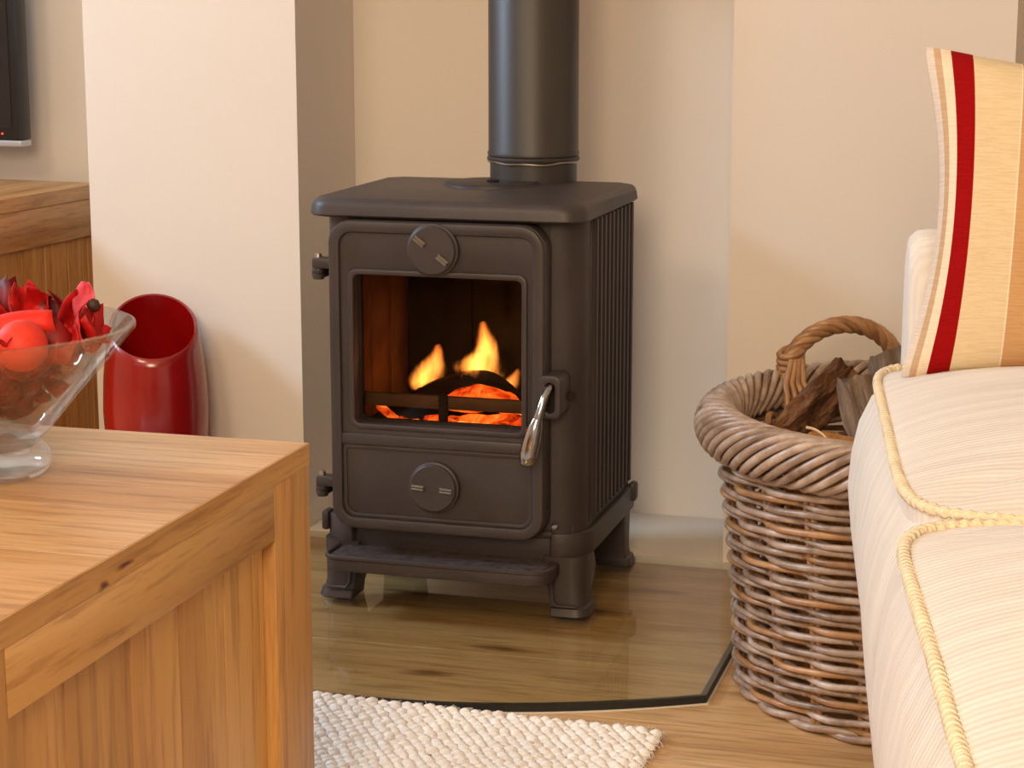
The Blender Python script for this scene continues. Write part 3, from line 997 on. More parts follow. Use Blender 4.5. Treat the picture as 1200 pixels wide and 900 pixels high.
def flame(c, h, wmax, wprof, xprof, dy, strength, label):
    """soft tongue of fire: wprof / xprof give half width and sideways drift (fractions of wmax) up the height"""
    n = 16
    rings = []
    m = len(wprof) - 1
    for k in range(m + 1):
        hw = wmax * max(wprof[k], 0.06) * 1.15
        xo = wmax * xprof[k]
        rings.append([(xo + hw * cos(2 * pi * i / n), dy * 1.1 * (0.35 + 0.65 * wprof[k]) * sin(2 * pi * i / n), h * k / m) for i in range(n)])
    V, F = loft(rings)
    mt, nt, out = new_mat('flame_glow')
    tc = nt.nodes.new('ShaderNodeTexCoord')
    mp = nt.nodes.new('ShaderNodeMapping')
    mp.inputs['Scale'].default_value = (75, 75, 24)
    L(nt, tc.outputs['Object'], mp.inputs[0])
    no = N(nt, 'ShaderNodeTexNoise', Scale=1.0, Detail=3, Roughness=0.6)
    L(nt, mp.outputs[0], no.inputs['Vector'])
    sx = nt.nodes.new('ShaderNodeSeparateXYZ')
    L(nt, tc.outputs['Object'], sx.inputs[0])

    def ma(op, a, b=None, c_=None):
        q = nt.nodes.new('ShaderNodeMath')
        q.operation = op
        for ii, v in enumerate((a, b, c_)):
            if v is None: continue
            if isinstance(v, (int, float)): q.inputs[ii].default_value = v
            else: L(nt, v, q.inputs[ii])
        return q.outputs[0]
    t = ma('DIVIDE', sx.outputs[2], h)
    wr = ramp(nt, t, [(k / m, (max(0.03, wprof[k]),) * 3) for k in range(m + 1)]).outputs[0]
    xr = ramp(nt, t, [(k / m, ((xprof[k] + 2) / 4,) * 3) for k in range(m + 1)]).outputs[0]
    xo = ma('MULTIPLY', ma('SUBTRACT', ma('MULTIPLY', xr, 4.0), 2.0), wmax)
    u = ma('DIVIDE', ma('SUBTRACT', sx.outputs[0], xo), ma('MULTIPLY', wr, wmax))
    v = ma('DIVIDE', sx.outputs[1], dy)
    d = ma('SQRT', ma('ADD', ma('MULTIPLY', u, u), ma('MULTIPLY', v, v)))
    d = ma('MULTIPLY_ADD', ma('SUBTRACT', no.outputs['Fac'], 0.5), 1.7, d)
    f = ma('POWER', ma('MAXIMUM', ma('SUBTRACT', 1.0, d), 0.0), 1.7)
    up = ramp(nt, t, [(0.0, (0.5,) * 3), (0.2, (1.0,) * 3), (0.6, (0.75,) * 3), (1.0, (0.22,) * 3)]).outputs[0]
    cr = ramp(nt, t, [(0.0, (1.0, 0.30, 0.045)), (0.5, (1.0, 0.33, 0.06)), (1.0, (1.0, 0.22, 0.03))]).outputs[0]
    e = nt.nodes.new('ShaderNodeEmission')
    L(nt, cr, e.inputs[0])
    L(nt, ma('MULTIPLY', ma('MULTIPLY', f, up), strength), e.inputs[1])
    L(nt, e.outputs[0], out.inputs['Volume'])
    o = obj('flame', V, F, mt, None, smooth=True, angle=80)
    o.location = c
    tag(o, label, 'flame', 'flames in the stove')
    return o


flame((FX + 0.002, FY + 0.152, FZ + 0.296), 0.092, 0.041, [0.5, 0.85, 1.0, 0.85, 0.55, 0.42, 0.34, 0.24, 0.1], [0.0, -0.05, -0.15, -0.1, 0.12, 0.15, 0.1, 0.05, 0.0], 0.022, 360, 'tall pointed yellow flame at the right of the fire')
flame((FX - 0.082, FY + 0.150, FZ + 0.283), 0.068, 0.031, [0.5, 0.9, 1.0, 0.95, 0.8, 0.6, 0.4, 0.25, 0.1], [-0.3, -0.25, -0.1, 0.05, 0.2, 0.3, 0.42, 0.5, 0.5], 0.022, 260, 'lower orange flame at the left of the fire')
flame((FX + 0.046, FY + 0.150, FZ + 0.285), 0.036, 0.016, [0.6, 1.0, 1.0, 0.8, 0.6, 0.4, 0.1], [-0.6, -0.4, -0.1, 0.1, 0.3, 0.5, 0.6], 0.017, 210, 'small trailing flame at the far right of the fire')

# ------------------------------------------------------------------ coffee table
TX1, TY1, TZ = -0.708, 1.762, 0.45
ct = empty('coffee_table', (0, 0, 0), 0, 'chunky honey coloured wooden coffee table carrying the glass bowl', 'table')
TX0, TY0 = -1.36, 0.66
nb = 8
bw = (TY1 - TY0) / nb
for k in range(nb):
    bx('top_board', (TX0 + 0.0025, TX1 - 0.0025, TY0 + k * bw, TY0 + (k + 1) * bw - 0.00005, TZ - 0.021, TZ), M['mango'], ct, bev=0)
for xa, xb in ((TX1 - 0.0025, TX1), (TX0, TX0 + 0.0025)):
    bx('edge_strip', (xa, xb, TY0, TY1, TZ - 0.021, TZ - 0.0002), M['mango_y'], ct, bev=0)
SW = 0.088
ym = 1.190
for (xa, xb) in ((TX1 - 0.07, TX1 - 0.0005), (TX0 + 0.0005, TX0 + 0.07)):
    bx('leg', (xa, xb, TY1 - SW, TY1 - 0.0005, 0.0148, TZ - 0.0212), M['mango_z'], ct, bev=0.0015)
    bx('leg', (xa, xb, TY0 + 0.0005, TY0 + SW, 0.0148, TZ - 0.0212), M['mango_z'], ct, bev=0.0015)
    bx('middle_post', (xa, xb, ym - 0.045, ym, 0.0148, TZ - 0.0212), M['mango_z'], ct, bev=0.0015)
    bx('side_rail', (xa + 0.0005, xb, ym + 0.0003, TY1 - SW - 0.0003, 0.376, TZ - 0.0212), M['mango_y'], ct, bev=0.0015)
    bx('side_rail', (xa + 0.0005, xb, TY0 + SW + 0.0003, ym - 0.0453, 0.376, TZ - 0.0212), M['mango_y'], ct, bev=0.0015)
    bx('lower_rail', (xa + 0.0005, xb, ym + 0.0003, TY1 - SW - 0.0003, 0.05, 0.11), M['mango_y'], ct, bev=0.0015)
    bx('lower_rail', (xa + 0.0005, xb, TY0 + SW + 0.0003, ym - 0.0453, 0.05, 0.11), M['mango_y'], ct, bev=0.0015)
    cuts = [ym, ym + 0.103, ym + 0.212, ym + 0.302, ym + 0.395, TY1 - SW]
    for a, b2 in zip(cuts[:-1], cuts[1:]):
        bx('panel_board', (xa + 0.02, xb - 0.013, a + 0.0003, b2 - 0.0003, 0.11, 0.376), M['mango_z'], ct, bev=0.0008, segs=1)
    cuts = [TY0 + SW + 0.0865 * i for i in range(5)] + [ym - 0.0455]
    for a, b2 in zip(cuts[:-1], cuts[1:]):
        bx('panel_board', (xa + 0.02, xb - 0.013, a + 0.0003, b2 - 0.0003, 0.11, 0.376), M['mango_z'], ct, bev=0.0008, segs=1)
for ya, yb in ((TY0 + 0.01, TY0 + 0.06), (TY1 - 0.06, TY1 - 0.01)):
    bx('end_rail', (TX0 + 0.072, TX1 - 0.072, ya, yb, 0.376, TZ - 0.0212), M['mango'], ct, bev=0.0015)

# ------------------------------------------------------------------ sideboard and television
sb = empty('sideboard', (-1.640, YB - 0.006, 0), radians(-4), 'brown wooden sideboard in the recess left of the chimney breast', 'sideboard')
D = 0.47
ZS = 0.548
bx('top', (-1.15, 0.0, -D - 0.01, -0.06, ZS - 0.024, ZS), M['dark_oak_y'], sb, bev=0.002)
bx('top_rail', (-0.06, -0.003, -D + 0.0, -0.062, ZS - 0.088, ZS - 0.0242), M['dark_oak_y'], sb, bev=0.0015)
bx('leg', (-0.06, -0.0135, -0.09, -0.062, 0, ZS - 0.0885), M['dark_oak_z'], sb, bev=0.0015)
bx('leg', (-0.06, -0.002, -D - 0.0, -D + 0.06, 0, ZS - 0.089), M['dark_oak_z'], sb, bev=0.0015)
bx('leg', (-1.148, -1.09, -D, -D + 0.06, 0, ZS - 0.0242), M['dark_oak_z'], sb, bev=0.0015)
bx('leg', (-1.148, -1.09, -0.12, -0.062, 0, ZS - 0.0242), M['dark_oak_z'], sb, bev=0.0015)
yy = -D + 0.061
for wd in (0.055, 0.062, 0.07, 0.07, 0.06):
    y2 = min(yy + wd, -0.0903)
    bx('panel_board', (-0.045, -0.014, yy + 0.0003, y2 - 0.0003, 0.06, ZS - 0.0885), M['dark_oak_z'], sb, bev=0.0008, segs=1)
    yy = y2
bx('front_panel', (-1.088, -0.062, -D + 0.01, -D + 0.03, 0.05, ZS - 0.0245), M['dark_oak_y'], sb, bev=0.002)
bx('bottom_shelf', (-1.088, -0.062, -D + 0.031, -0.07, 0.05, 0.07), M['dark_oak_y'], sb, bev=0.002)

tv = empty('television', (-2.149, 3.12, ZS), radians(-2), 'black flat television with silver lower trim above the sideboard', 'television')
TVW, Z0 = 0.385, 0.062
bx('bezel', (-TVW, TVW, -0.006, 0.03, Z0 + 0.012, Z0 + 0.47), M['black_plastic'], tv, bev=0.004)
bx('screen', (-TVW + 0.016, TVW - 0.016, -0.0075, -0.005, Z0 + 0.034, Z0 + 0.454), M['screen'], tv, bev=0.0)
bx('silver_trim', (-TVW, TVW, -0.007, 0.028, Z0 + 0.001, Z0 + 0.0118), M['silver'], tv, bev=0.002)
bx('standby_light', (TVW - 0.0365, TVW - 0.034, -0.0085, -0.006, Z0 + 0.022, Z0 + 0.0245), M['red_led'], tv, bev=0.0)
bx('stand_neck', (-0.05, 0.05, 0.004, 0.022, 0.012, Z0 + 0.002), M['black_plastic'], tv, bev=0.003)
bx('stand_foot', (-0.2, 0.2, -0.09, 0.03, 0.0, 0.0125), M['black_plastic'], tv, bev=0.004)

# ------------------------------------------------------------------ red vase
VX, VY = -1.412, 2.865


def vase():
    prof = [(0.052, 0.0), (0.060, 0.03), (0.072, 0.10), (0.0805, 0.17), (0.083, 0.22), (0.081, 0.27), (0.0755, 0.32), (0.067, 0.37), (0.056, 0.42), (0.045, 0.46)]
    n = 56

    def rad(z):
        for (r0, z0), (r1, z1) in zip(prof, prof[1:]):
            if z <= z1:
                return r0 + (r1 - r0) * (z - z0) / (z1 - z0)
        return prof[-1][0]
    tilt = 0.60

    def ztop(a):
        # plane z = 0.367 + tilt*dy, meets the shell
        z = 0.358
        for _ in range(12):
            z = 0.358 + tilt * rad(z) * sin(a - radians(26))
        return z
    m = 26
    outer = []
    for k in range(m + 1):
        t = k / m
        outer.append([(rad(ztop(a) * t) * cos(a), rad(ztop(a) * t) * sin(a), ztop(a) * t) for a in [2 * pi * i / n for i in range(n)]])
    th = 0.0055
    lip = [[((rad(ztop(a)) - th * 0.5) * cos(a), (rad(ztop(a)) - th * 0.5) * sin(a), ztop(a) + 0.0022) for a in [2 * pi * i / n for i in range(n)]]]
    innr = []
    for k in range(m, -1, -1):
        t = k / m
        innr.append([((rad(ztop(a) * t) - th) * cos(a), (rad(ztop(a) * t) - th) * sin(a), max(ztop(a) * t, 0.008)) for a in [2 * pi * i / n for i in range(n)]])
    return loft(outer + lip + innr)


V, F = vase()
o = obj('vase', V, F, M['lacquer'], None, smooth=True, angle=60)
o.location = (VX, VY, 0)
tag(o, 'glossy red lacquer vase with slanted oval mouth against the wall', 'vase')

# ------------------------------------------------------------------ glass bowl with potpourri
BCX, BCY = -0.947, 1.565
gb_ = empty('glass_bowl', (BCX, BCY, TZ), 0, 'clear conical glass bowl full of red potpourri on the coffee table', 'bowl')
V, F = lathe([(0.0, 0.034), (0.040, 0.035), (0.052, 0.040), (0.081, 0.074), (0.112, 0.108), (0.1365, 0.1345), (0.1395, 0.1365), (0.1425, 0.1350), (0.1425, 0.1315), (0.117, 0.102), (0.086, 0.067), (0.062, 0.038), (0.053, 0.028), (0.0, 0.0265)], 72)
obj('bowl_cup', V, F, M['bowl'], gb_, smooth=True, angle=60)
V, F = lathe([(0.0, 0.0005), (0.052, 0.0005), (0.060, 0.003), (0.0635, 0.010), (0.0625, 0.019), (0.056, 0.0265), (0.050, 0.0285), (0.0, 0.0268)], 64)
obj('bowl_foot', V, F, M['bowl'], gb_, smooth=True, angle=60)


def petal(name, c, size, rot, mat, label, seed, curl=1.0, group='potpourri petals in the glass bowl', cat='petal', asp=1.3):
    rr_ = random.Random(seed)
    nu, nv = 7, 8
    V = []
    for j in range(nv + 1):
        t = j / nv
        wdt = (sin(pi * (0.12 + 0.80 * t)) ** 0.7) * size * 0.5
        for i in range(nu + 1):
            s = -1 + 2 * i / nu
            x = s * wdt
            yv = (t - 0.5) * size * asp
            z = curl * (0.55 * size * (s * s) * (0.3 + 0.7 * t) + 0.5 * size * (t - 0.3) ** 2) + 0.06 * size * sin(5 * s + seed) * t + 0.34 * size * noise.noise(Vector((s * 1.6, t * 2.6, seed * 1.3)))
            V.append((x, yv, z))
    F = []
    for j in range(nv):
        for i in range(nu):
            a = j * (nu + 1) + i
            F.append((a, a + 1, a + nu + 2, a + nu + 1))
    o = obj(name, V, F, mat, None, smooth=True, angle=80)
    sd = o.modifiers.new('thick', 'SOLIDIFY')
    sd.thickness = 0.0008
    o.location = c
    o.rotation_euler = rot
    tag(o, label, cat, group)
    return o


def bp(dx, dy, z):
    return (BCX + dx, BCY + dy, TZ + z - (0.029 if z > 0.14 else 0.0))


# filling: petals lying in the cup
rp = random.Random(21)
k = 0
while k < 110:
    z = rp.uniform(0.048, 0.132)
    rmax = 0.040 + (z - 0.034) / 0.102 * 0.092 - 0.0165
    r = rmax * sqrt(rp.uniform(0.15, 1.0))
    a = rp.uniform(0, 2 * pi)
    if z > 0.085 and -0.3 < r * cos(a) < 0.3 and r * sin(a) < -0.02 and rp.random() < 0.35:
        pass
    petal('petal', bp(r * cos(a), r * sin(a), z), rp.uniform(0.022, 0.036), (rp.uniform(-0.9, 0.9), rp.uniform(-0.9, 0.9), rp.uniform(0, 6.28)), M['petal_dark'] if rp.random() < 0.4 else M['petal'],
          'dried red petal among the filling of the glass bowl', 40 + k, rp.uniform(0.5, 1.2))
    k += 1
V, F = lathe([(0.0, -0.0225)] + [(0.0225 * cos(a), 0.0225 * sin(a)) for a in [(-0.5 + i / 12) * pi for i in range(1, 12)]] + [(0.0, 0.0225)], 28)
o = obj('ball', V, F, M['ball'], None, smooth=True, angle=80)
o.location = bp(0.079, -0.055, 0.130)
tag(o, 'matte red ball near the front of the glass bowl', 'ball')


def curl_leaf(name, p0, p1, r0, r1, turns, mat, label, roll=0.0):
    p0, p1 = Vector(p0), Vector(p1)
    t = (p1 - p0).normalized()
    up = Vector((0, 0, 1))
    a = (up - t * up.dot(t)).normalized()
    b = t.cross(a)
    V = []
    nu, nv = 22, 10
    for j in range(nv + 1):
        s = j / nv
        rad = r0 + (r1 - r0) * s
        for i in range(nu + 1):
            q = i / nu
            an = roll + turns * 2 * pi * (q - 0.5)
            rr = rad * (1 - 0.35 * q) * (0.75 + 0.25 * sin(pi * (0.1 + 0.85 * s)))
            V.append(p0 + (p1 - p0) * s + a * (rr * cos(an)) + b * (rr * sin(an)) + Vector((0, 0, 0.004 * sin(3 * s))))
    F = []
    for j in range(nv):
        for i in range(nu):
            c = j * (nu + 1) + i
            F.append((c, c + 1, c + nu + 2, c + nu + 1))
    o = obj(name, V, F, mat, None, smooth=True, angle=80)
    sd = o.modifiers.new('thick', 'SOLIDIFY')
    sd.thickness = 0.0012
    tag(o, label, 'petal', 'potpourri petals in the glass bowl')
    return o


curl_leaf('curled_petal', bp(0.015, -0.045, 0.158), bp(0.088, -0.012, 0.172), 0.013, 0.017, 1.15, M['petal_orange'], 'large rolled scarlet petal lying across the top of the glass bowl', 0.4)
petal('petal', bp(0.094, 0.012, 0.167), 0.032, (0.9, 0.3, 0.4), M['petal'], 'broad red petal rising at the right of the bowl behind the curled petal', 1, 0.8)
petal('petal', bp(0.104, 0.000, 0.162), 0.032, (1.0, 0.5, 1.3), M['petal'], 'ruffled red petal standing below the pink tip', 2, 0.9)
petal('petal', bp(0.112, 0.004, 0.160), 0.027, (0.5, -0.5, 2.2), M['petal'], 'red petal touching the right rim of the bowl', 3, 1.0)
petal('petal', bp(0.100, -0.018, 0.152), 0.028, (0.8, 0.2, 0.0), M['petal'], 'bright red petal just inside the right rim', 4, 0.7)
petal('petal', bp(0.090, -0.022, 0.148), 0.034, (0.7, 0.6, 2.8), M['petal_dark'], 'dark curled petal behind the red ball', 5, 1.3)
petal('petal', bp(0.045, 0.02, 0.176), 0.034, (1.0, -0.2, 0.6), M['petal'], 'red petal standing at the top left of the bowl', 6, 0.8)
petal('petal', bp(0.060, 0.018, 0.172), 0.030, (1.1, 0.4, -0.4), M['petal'], 'upright red petal behind the rolled petal', 7, 0.9)
petal('petal', bp(0.024, 0.012, 0.178), 0.034, (0.9, 0.5, 1.9), M['petal_dark'], 'crimson petal at the very left of the heap', 8, 1.0)
petal('petal', bp(0.075, 0.022, 0.166), 0.030, (0.9, -0.4, 0.2), M['petal_dark'], 'small dark petal between the upright petal and the pink one', 9, 1.0)
petal('petal', bp(0.103, 0.016, 0.188), 0.021, (1.35, 0.1, 0.25), M['petal_pink'], 'pink petal sticking up highest at the right of the heap', 10, 0.5, asp=1.6)
V, F = lathe([(0.0, -0.006), (0.0045, -0.004), (0.006, 0.0), (0.0045, 0.004), (0.0, 0.006)], 12)
o = obj('seed_pod', V, F, M['seed'], None, smooth=True, angle=80)
o.location = bp(0.114, 0.010, 0.186)
tag(o, 'small dark seed pod beside the pink petal', 'seed pod')

# ------------------------------------------------------------------ rug
rug = empty('wool_rug', (-0.455, 2.236, 0), radians(-1.0), 'cream chunky looped wool rug in front of the hearth', 'rug')
RW, RH = 1.05, 1.0
bx('rug_backing', (-RW, 0.0, -RH, 0.0, 0.0002, 0.006), M['wool'], rug, bev=0.002)
sph = []
for j in range(1, 4):
    for i in range(7):
        sph.append((j, i))
V, F = [], []
rr_ = random.Random(5)
dx, dy = 0.0150, 0.0105
yy = -0.006
rowi = 0
while yy > -0.62:
    xx = -0.007 - (rowi % 2) * dx * 0.5
    while xx > -0.95:
        cx, cy, cz = xx + rr_.uniform(-0.002, 0.002), yy + rr_.uniform(-0.0015, 0.0015), 0.0085 + rr_.uniform(-0.001, 0.0012)
        if xx > -0.022: cz -= 0.002
        ax, ay, az = 0.0086 * rr_.uniform(0.85, 1.15), 0.0066 * rr_.uniform(0.9, 1.15), 0.0068
        ang = rr_.uniform(-0.8, 1.0)
        base = len(V)
        n = 8
        V.append((cx, cy, cz + az))
        for ph in (0.95, 1.75):
            for i in range(n):
                u = 2 * pi * i / n
                px_, py_ = ax * sin(ph) * cos(u), ay * sin(ph) * sin(u)
                V.append((cx + px_ * cos(ang) - py_ * sin(ang), cy + px_ * sin(ang) + py_ * cos(ang), cz + az * cos(ph)))
        for i in range(n):
            j = (i + 1) % n
            F.append((base, base + 1 + i, base + 1 + j))
            F.append((base + 1 + i, base + 1 + n + i, base + 1 + n + j, base + 1 + j))
        xx -= dx
    yy -= dy
    rowi += 1
me = bpy.data.meshes.new('wool_loops')
me.from_pydata(V, [], F)
me.polygons.foreach_set('use_smooth', [True] * len(me.polygons))
me.materials.append(M['wool'])
lo_ = bpy.data.objects.new('wool_loops', me)
COL.objects.link(lo_)
lo_.parent = rug
lo_['kind'] = 'stuff'
# frayed hairs along the edges
V, F = [], []
for k in range(420):
    if k % 4:
        x0, y0 = -rr_.uniform(0, 0.62), rr_.uniform(-0.004, 0.001)
        d = (rr_.uniform(-0.008, 0.008), rr_.uniform(0.003, 0.012))
    else:
        x0, y0 = rr_.uniform(-0.004, 0.001), -rr_.uniform(0, 0.3)
        d = (rr_.uniform(0.002, 0.009), rr_.uniform(-0.006, 0.006))
    z0 = rr_.uniform(0.004, 0.011)
    a = tube([(x0, y0, z0), (x0 + d[0] * 0.6, y0 + d[1] * 0.6, z0 + 0.002), (x0 + d[0], y0 + d[1], max(0.001, z0 - rr_.uniform(0, 0.004)))], 0.0003, 3, caps=False)
    V, F = merge((V, F), a) if k == 0 else (V + a[0], F + [tuple(i + len(V) for i in q) for q in a[1]])
me = bpy.data.meshes.new('wool_fringe')
me.from_pydata([tuple(v) for v in V], [], F)
me.materials.append(M['wool'])
lo_ = bpy.data.objects.new('wool_fringe', me)
COL.objects.link(lo_)
lo_.parent = rug
lo_['kind'] = 'stuff'

# ------------------------------------------------------------------ wicker log basket
KX, KY = -0.158, 2.525
bk = empty('wicker_basket', (KX, KY, 0), 0, 'round grey brown wicker log basket with rope rim beside the hearth', 'basket')
NS = 24


def brad(z):
    return 0.246 + 0.034 * (z / 0.33) - 0.006 * sin(pi * z / 0.33)


HB = 0.322
stake = None
for k in range(NS):
    a = 2 * pi * k / NS
    for q in (-1, 1):
        if stake is None:
            V, F = tube([(brad(z) - brad(0), 0, z) for z in [0.004 + (HB - 0.004) * i / 8 for i in range(9)]], 0.0042, 6)
            stake = obj('stake', V, F, M['wicker_warm'], bk, smooth=True, angle=80)
            s = stake
        else:
            s = share(stake, bk)
        aa = a + q * 0.017
        s.location = (brad(0) * cos(aa), brad(0) * sin(aa), 0)
        s.rotation_euler = (0, 0, aa)
NR = 41
for k in range(NR):
    z0 = 0.018 + (HB - 0.03) * k / (NR - 1)
    pts = []
    rl = []
    m = NS * 6
    rj = random.Random(k)
    for i in range(m):
        th = 2 * pi * i / m
        ph = (i / 6 + k) / 3 * 2 * pi + 0.5                       # over two stakes, under one
        s = cos(ph)
        off = 0.0085 * max(-1.0, min(1.0, 1.25 * s + 0.35))
        zz = z0 + 0.0036 * sin(ph) + 0.0008 * sin(7 * th + k)
        rr = brad(zz) + off
        pts.append((rr * cos(th), rr * sin(th), zz))
        rl.append(0.0043 + 0.0004 * sin(3 * th + 2 * k))
    V, F = tube(pts, rl, 6, closed=True)
    obj('weave_strand', V, F, M['wicker'] if k % 4 else M['wicker_warm'], bk, smooth=True, angle=80)
# bottom border
for k in range(2):
    pts = []
    for i in range(144):
        th = 2 * pi * i / 144
        pts.append(((brad(0) + 0.004 + 0.006 * cos(12 * th + pi * k)) * cos(th), (brad(0) + 0.004 + 0.006 * cos(12 * th + pi * k)) * sin(th), 0.0075 + 0.003 * sin(12 * th + pi * k)))
    V, F = tube(pts, 0.0052, 6, closed=True)
    obj('foot_strand', V, F, M['wicker'], bk, smooth=True, angle=80)
V, F = lathe([(0.0, 0.006), (brad(0) - 0.004, 0.006), (brad(0) - 0.002, 0.012), (0.0, 0.014)], 40)
obj('basket_bottom', V, F, M['wicker_warm'], bk, smooth=True)
# inner lining shadow gap is left open; rope rim
RR, RZ, RM = 0.284, 0.338, 0.0235
NRIM = 82
strand = None
for k in range(NRIM):
    if strand is None:
        pts = []
        for i in range(19):
            t = i / 18
            phi = radians(205) - radians(290) * t          # 0 = outward, 90 = up; inner bottom over the top to outer bottom
            th = -0.72 * t
            rr = RR + (RM + 0.002) * cos(phi)
            pts.append((rr * cos(th), rr * sin(th), RZ + (RM + 0.006) * sin(phi)))
        V, F = tube(pts, lambda t: 0.0057 * (0.55 + 0.45 * sin(pi * min(1, max(0, 0.08 + 0.84 * t))) ** 0.5), 7)
        strand = obj('rim_strand', V, F, M['wicker'], bk, smooth=True, angle=80)
        s = strand
    else:
        s = share(strand, bk)
    s.rotation_euler = (0, 0, 2 * pi * k / NRIM)
rings = []
V, F = tube([(RR * cos(a), RR * sin(a), RZ) for a in [2 * pi * i / 60 for i in range(60)]], RM - 0.004, 10, closed=True)
obj('rim_core', V, F, M['wicker_warm'], bk, smooth=True, angle=80)
# handle


def rot_strands(path, R, r, nst, twist, name, parent, mat):
    m = len(path)
    path = [Vector(p) for p in path]
    for q in range(nst):
        pts = []
        prev = None
        for k in range(m):
            t = (path[min(k + 1, m - 1)] - path[max(k - 1, 0)]).normalized()
            ref = Vector((0, 1, 0))
            a = (ref - t * ref.dot(t)).normalized()
            b = t.cross(a)
            an = twist * 2 * pi * k / (m - 1) + 2 * pi * q / nst
            pts.append(path[k] + a * (R * cos(an)) + b * (R * sin(an)))
        V, F = tube(pts, r, 6)
        obj(name, V, F, mat, parent, smooth=True, angle=80)


# world points of the handle: left foot, crest, right foot (relative to basket centre)
HL, HRt, HT = Vector((-0.228, 0.150, 0.325)), Vector((-0.080, 0.262, 0.325)), 0.452
path = bez(HL, HL + Vector((-0.012, -0.008, 0.138)), HRt + Vector((0.010, 0.006, 0.138)), HRt, 60)
rot_strands(path, 0.0072, 0.0058, 5, 3.2, 'handle_strand', bk, M['wicker_warm'])
for q in range(3):
    c = path[11]
    pts = [c + Vector((0.0155 * cos(a), 0.0155 * sin(a), (q - 1) * 0.0085 + 0.005 * sin(a + 0.6))) for a in [2 * pi * i / 20 for i in range(20)]]
    V, F = tube(pts, 0.0045, 6, closed=True)
    obj('handle_wrap', V, F, M['wicker_warm'], bk, smooth=True, angle=80)
for q in range(4):
    dxy = Vector((0.8, 0.6, 0)) * ((q - 1.5) * 0.0088)
    p = [path[11] + dxy * 0.6 + Vector((0.010, -0.012, 0)), path[6] + dxy + Vector((0.018, -0.024, -0.004)), HL + dxy * 1.3 + Vector((0.028, -0.036, 0.02)), HL + dxy * 1.5 + Vector((0.03, -0.036, -0.03))]
    V, F = tube(p, 0.0046, 6)
    obj('handle_tail', V, F, M['wicker_warm'], bk, smooth=True, angle=80)


# logs in the basket
def log(name, p0, p1, r0, r1, mat, seed, label, cat='log', split=None, amp=0.2, sq=(1.0, 1.0), split_mat=None, roll=0.0, rough=0.10):
    """irregular log between two points; split = list of plane angles cutting flat faces"""
    p0, p1 = Vector(p0), Vector(p1)
    ax = (p1 - p0)
    ln = ax.length
    q = ax.to_track_quat('Z', 'X')
    nu, nv = 44, 40
    rings = []
    for j in range(nv + 1):
        t = j / nv
        r = r0 + (r1 - r0) * t
        ring = []
        for i in range(nu):
            a = 2 * pi * i / nu
            d = 1 + amp * noise.noise(Vector((cos(a) * 1.3, sin(a) * 1.3, t * ln * 9 + seed))) + rough * noise.noise(Vector((cos(a) * 4, sin(a) * 4, t * ln * 24 + seed * 2))) + 0.6 * rough * noise.noise(Vector((cos(a) * 9, sin(a) * 9, t * ln * 50 + seed * 3)))
            if split:
                for (pa, pd) in split:
                    cc = cos(a - pa)
                    if cc > 0.05:
                        d = min(d, pd / cc + 0.03 * noise.noise(Vector((a * 3, t * 14, seed))))
            x, yy = r * d * cos(a + roll) * sq[0], r * d * sin(a + roll) * sq[1]
            ring.append((x, yy, ln * t + (0.012 * noise.noise(Vector((cos(a) * 2, sin(a) * 2, seed))) if j in (0, nv) else 0)))
        rings.append(ring)
    V, F = loft(rings)
    o = obj(name, V, F, mat, None, smooth=True, angle=50)
    if split_mat is not None:
        o.data.materials.append(split_mat)
        for p in o.data.polygons:
            if len(p.vertices) > 4:
                p.material_index = 1
                continue
            c = p.center
            a = atan2(c.y / sq[1], c.x / sq[0]) - roll
            for (pa, pd) in (split or []):
                if cos(a - pa) > pd * 0.96 and cos(a - pa) > 0.3:
                    p.material_index = 1
    o.location = p0
    o.rotation_euler = q.to_euler()
    tag(o, label, cat, 'firewood in the wicker basket')
    return o


KW = Vector((KX, KY, 0))
log('bark_log', KW + Vector((-0.206, -0.048, 0.316)), KW + Vector((-0.146, 0.098, 0.376)), 0.033, 0.030, M['bark'], 1.0, 'dark rough bark log slanting up at the left of the basket', split=[(radians(-60), 0.5)], split_mat=M['bark_red'], amp=0.45, rough=0.24)
log('split_log', KW + Vector((-0.11, -0.05, 0.016)), KW + Vector((-0.146, -0.098, 0.330)), 0.052, 0.052, M['split'], 4.0, 'orange brown split log lying low in the basket', split=[(radians(90), 0.7), (radians(0), 0.7)], split_mat=M['split'])
log('grey_log', KW + Vector((0.03, -0.17, 0.016)), KW + Vector((-0.112, 0.0, 0.388)), 0.036, 0.031, M['bark_grey'], 7.0, 'grey split log standing in the middle of the basket', split=[(radians(200), 0.5)], split_mat=M['bark_grey'], amp=0.4, rough=0.16)
log('tall_log', KW + Vector((0.05, -0.06, 0.016)), KW + Vector((-0.070, 0.060, 0.418)), 0.036, 0.036, M['bark_grey'], 12.0, 'tall split log with orange cut end nearest the sofa', split=[(radians(120), 0.55)], split_mat=M['split'], amp=0.3)
log('back_log', KW + Vector((0.02, 0.13, 0.016)), KW + Vector((-0.050, 0.135, 0.412)), 0.045, 0.04, M['bark'], 15.0, 'brown bark log at the back of the basket under the handle', split=[(radians(-90), 0.6)], split_mat=M['split'])
pts = bez(KW + Vector((-0.160, -0.105, 0.350)), KW + Vector((-0.140, -0.115, 0.352)), KW + Vector((-0.122, -0.135, 0.340)), KW + Vector((-0.117, -0.155, 0.318)), 10)
V, F = tube(pts, lambda t: 0.0018 * (1 - 0.6 * t), 5)
tag(obj('splinter', V, F, M['splinter'], None, smooth=True), 'thin pale wood splinter curling over the split log', 'splinter')
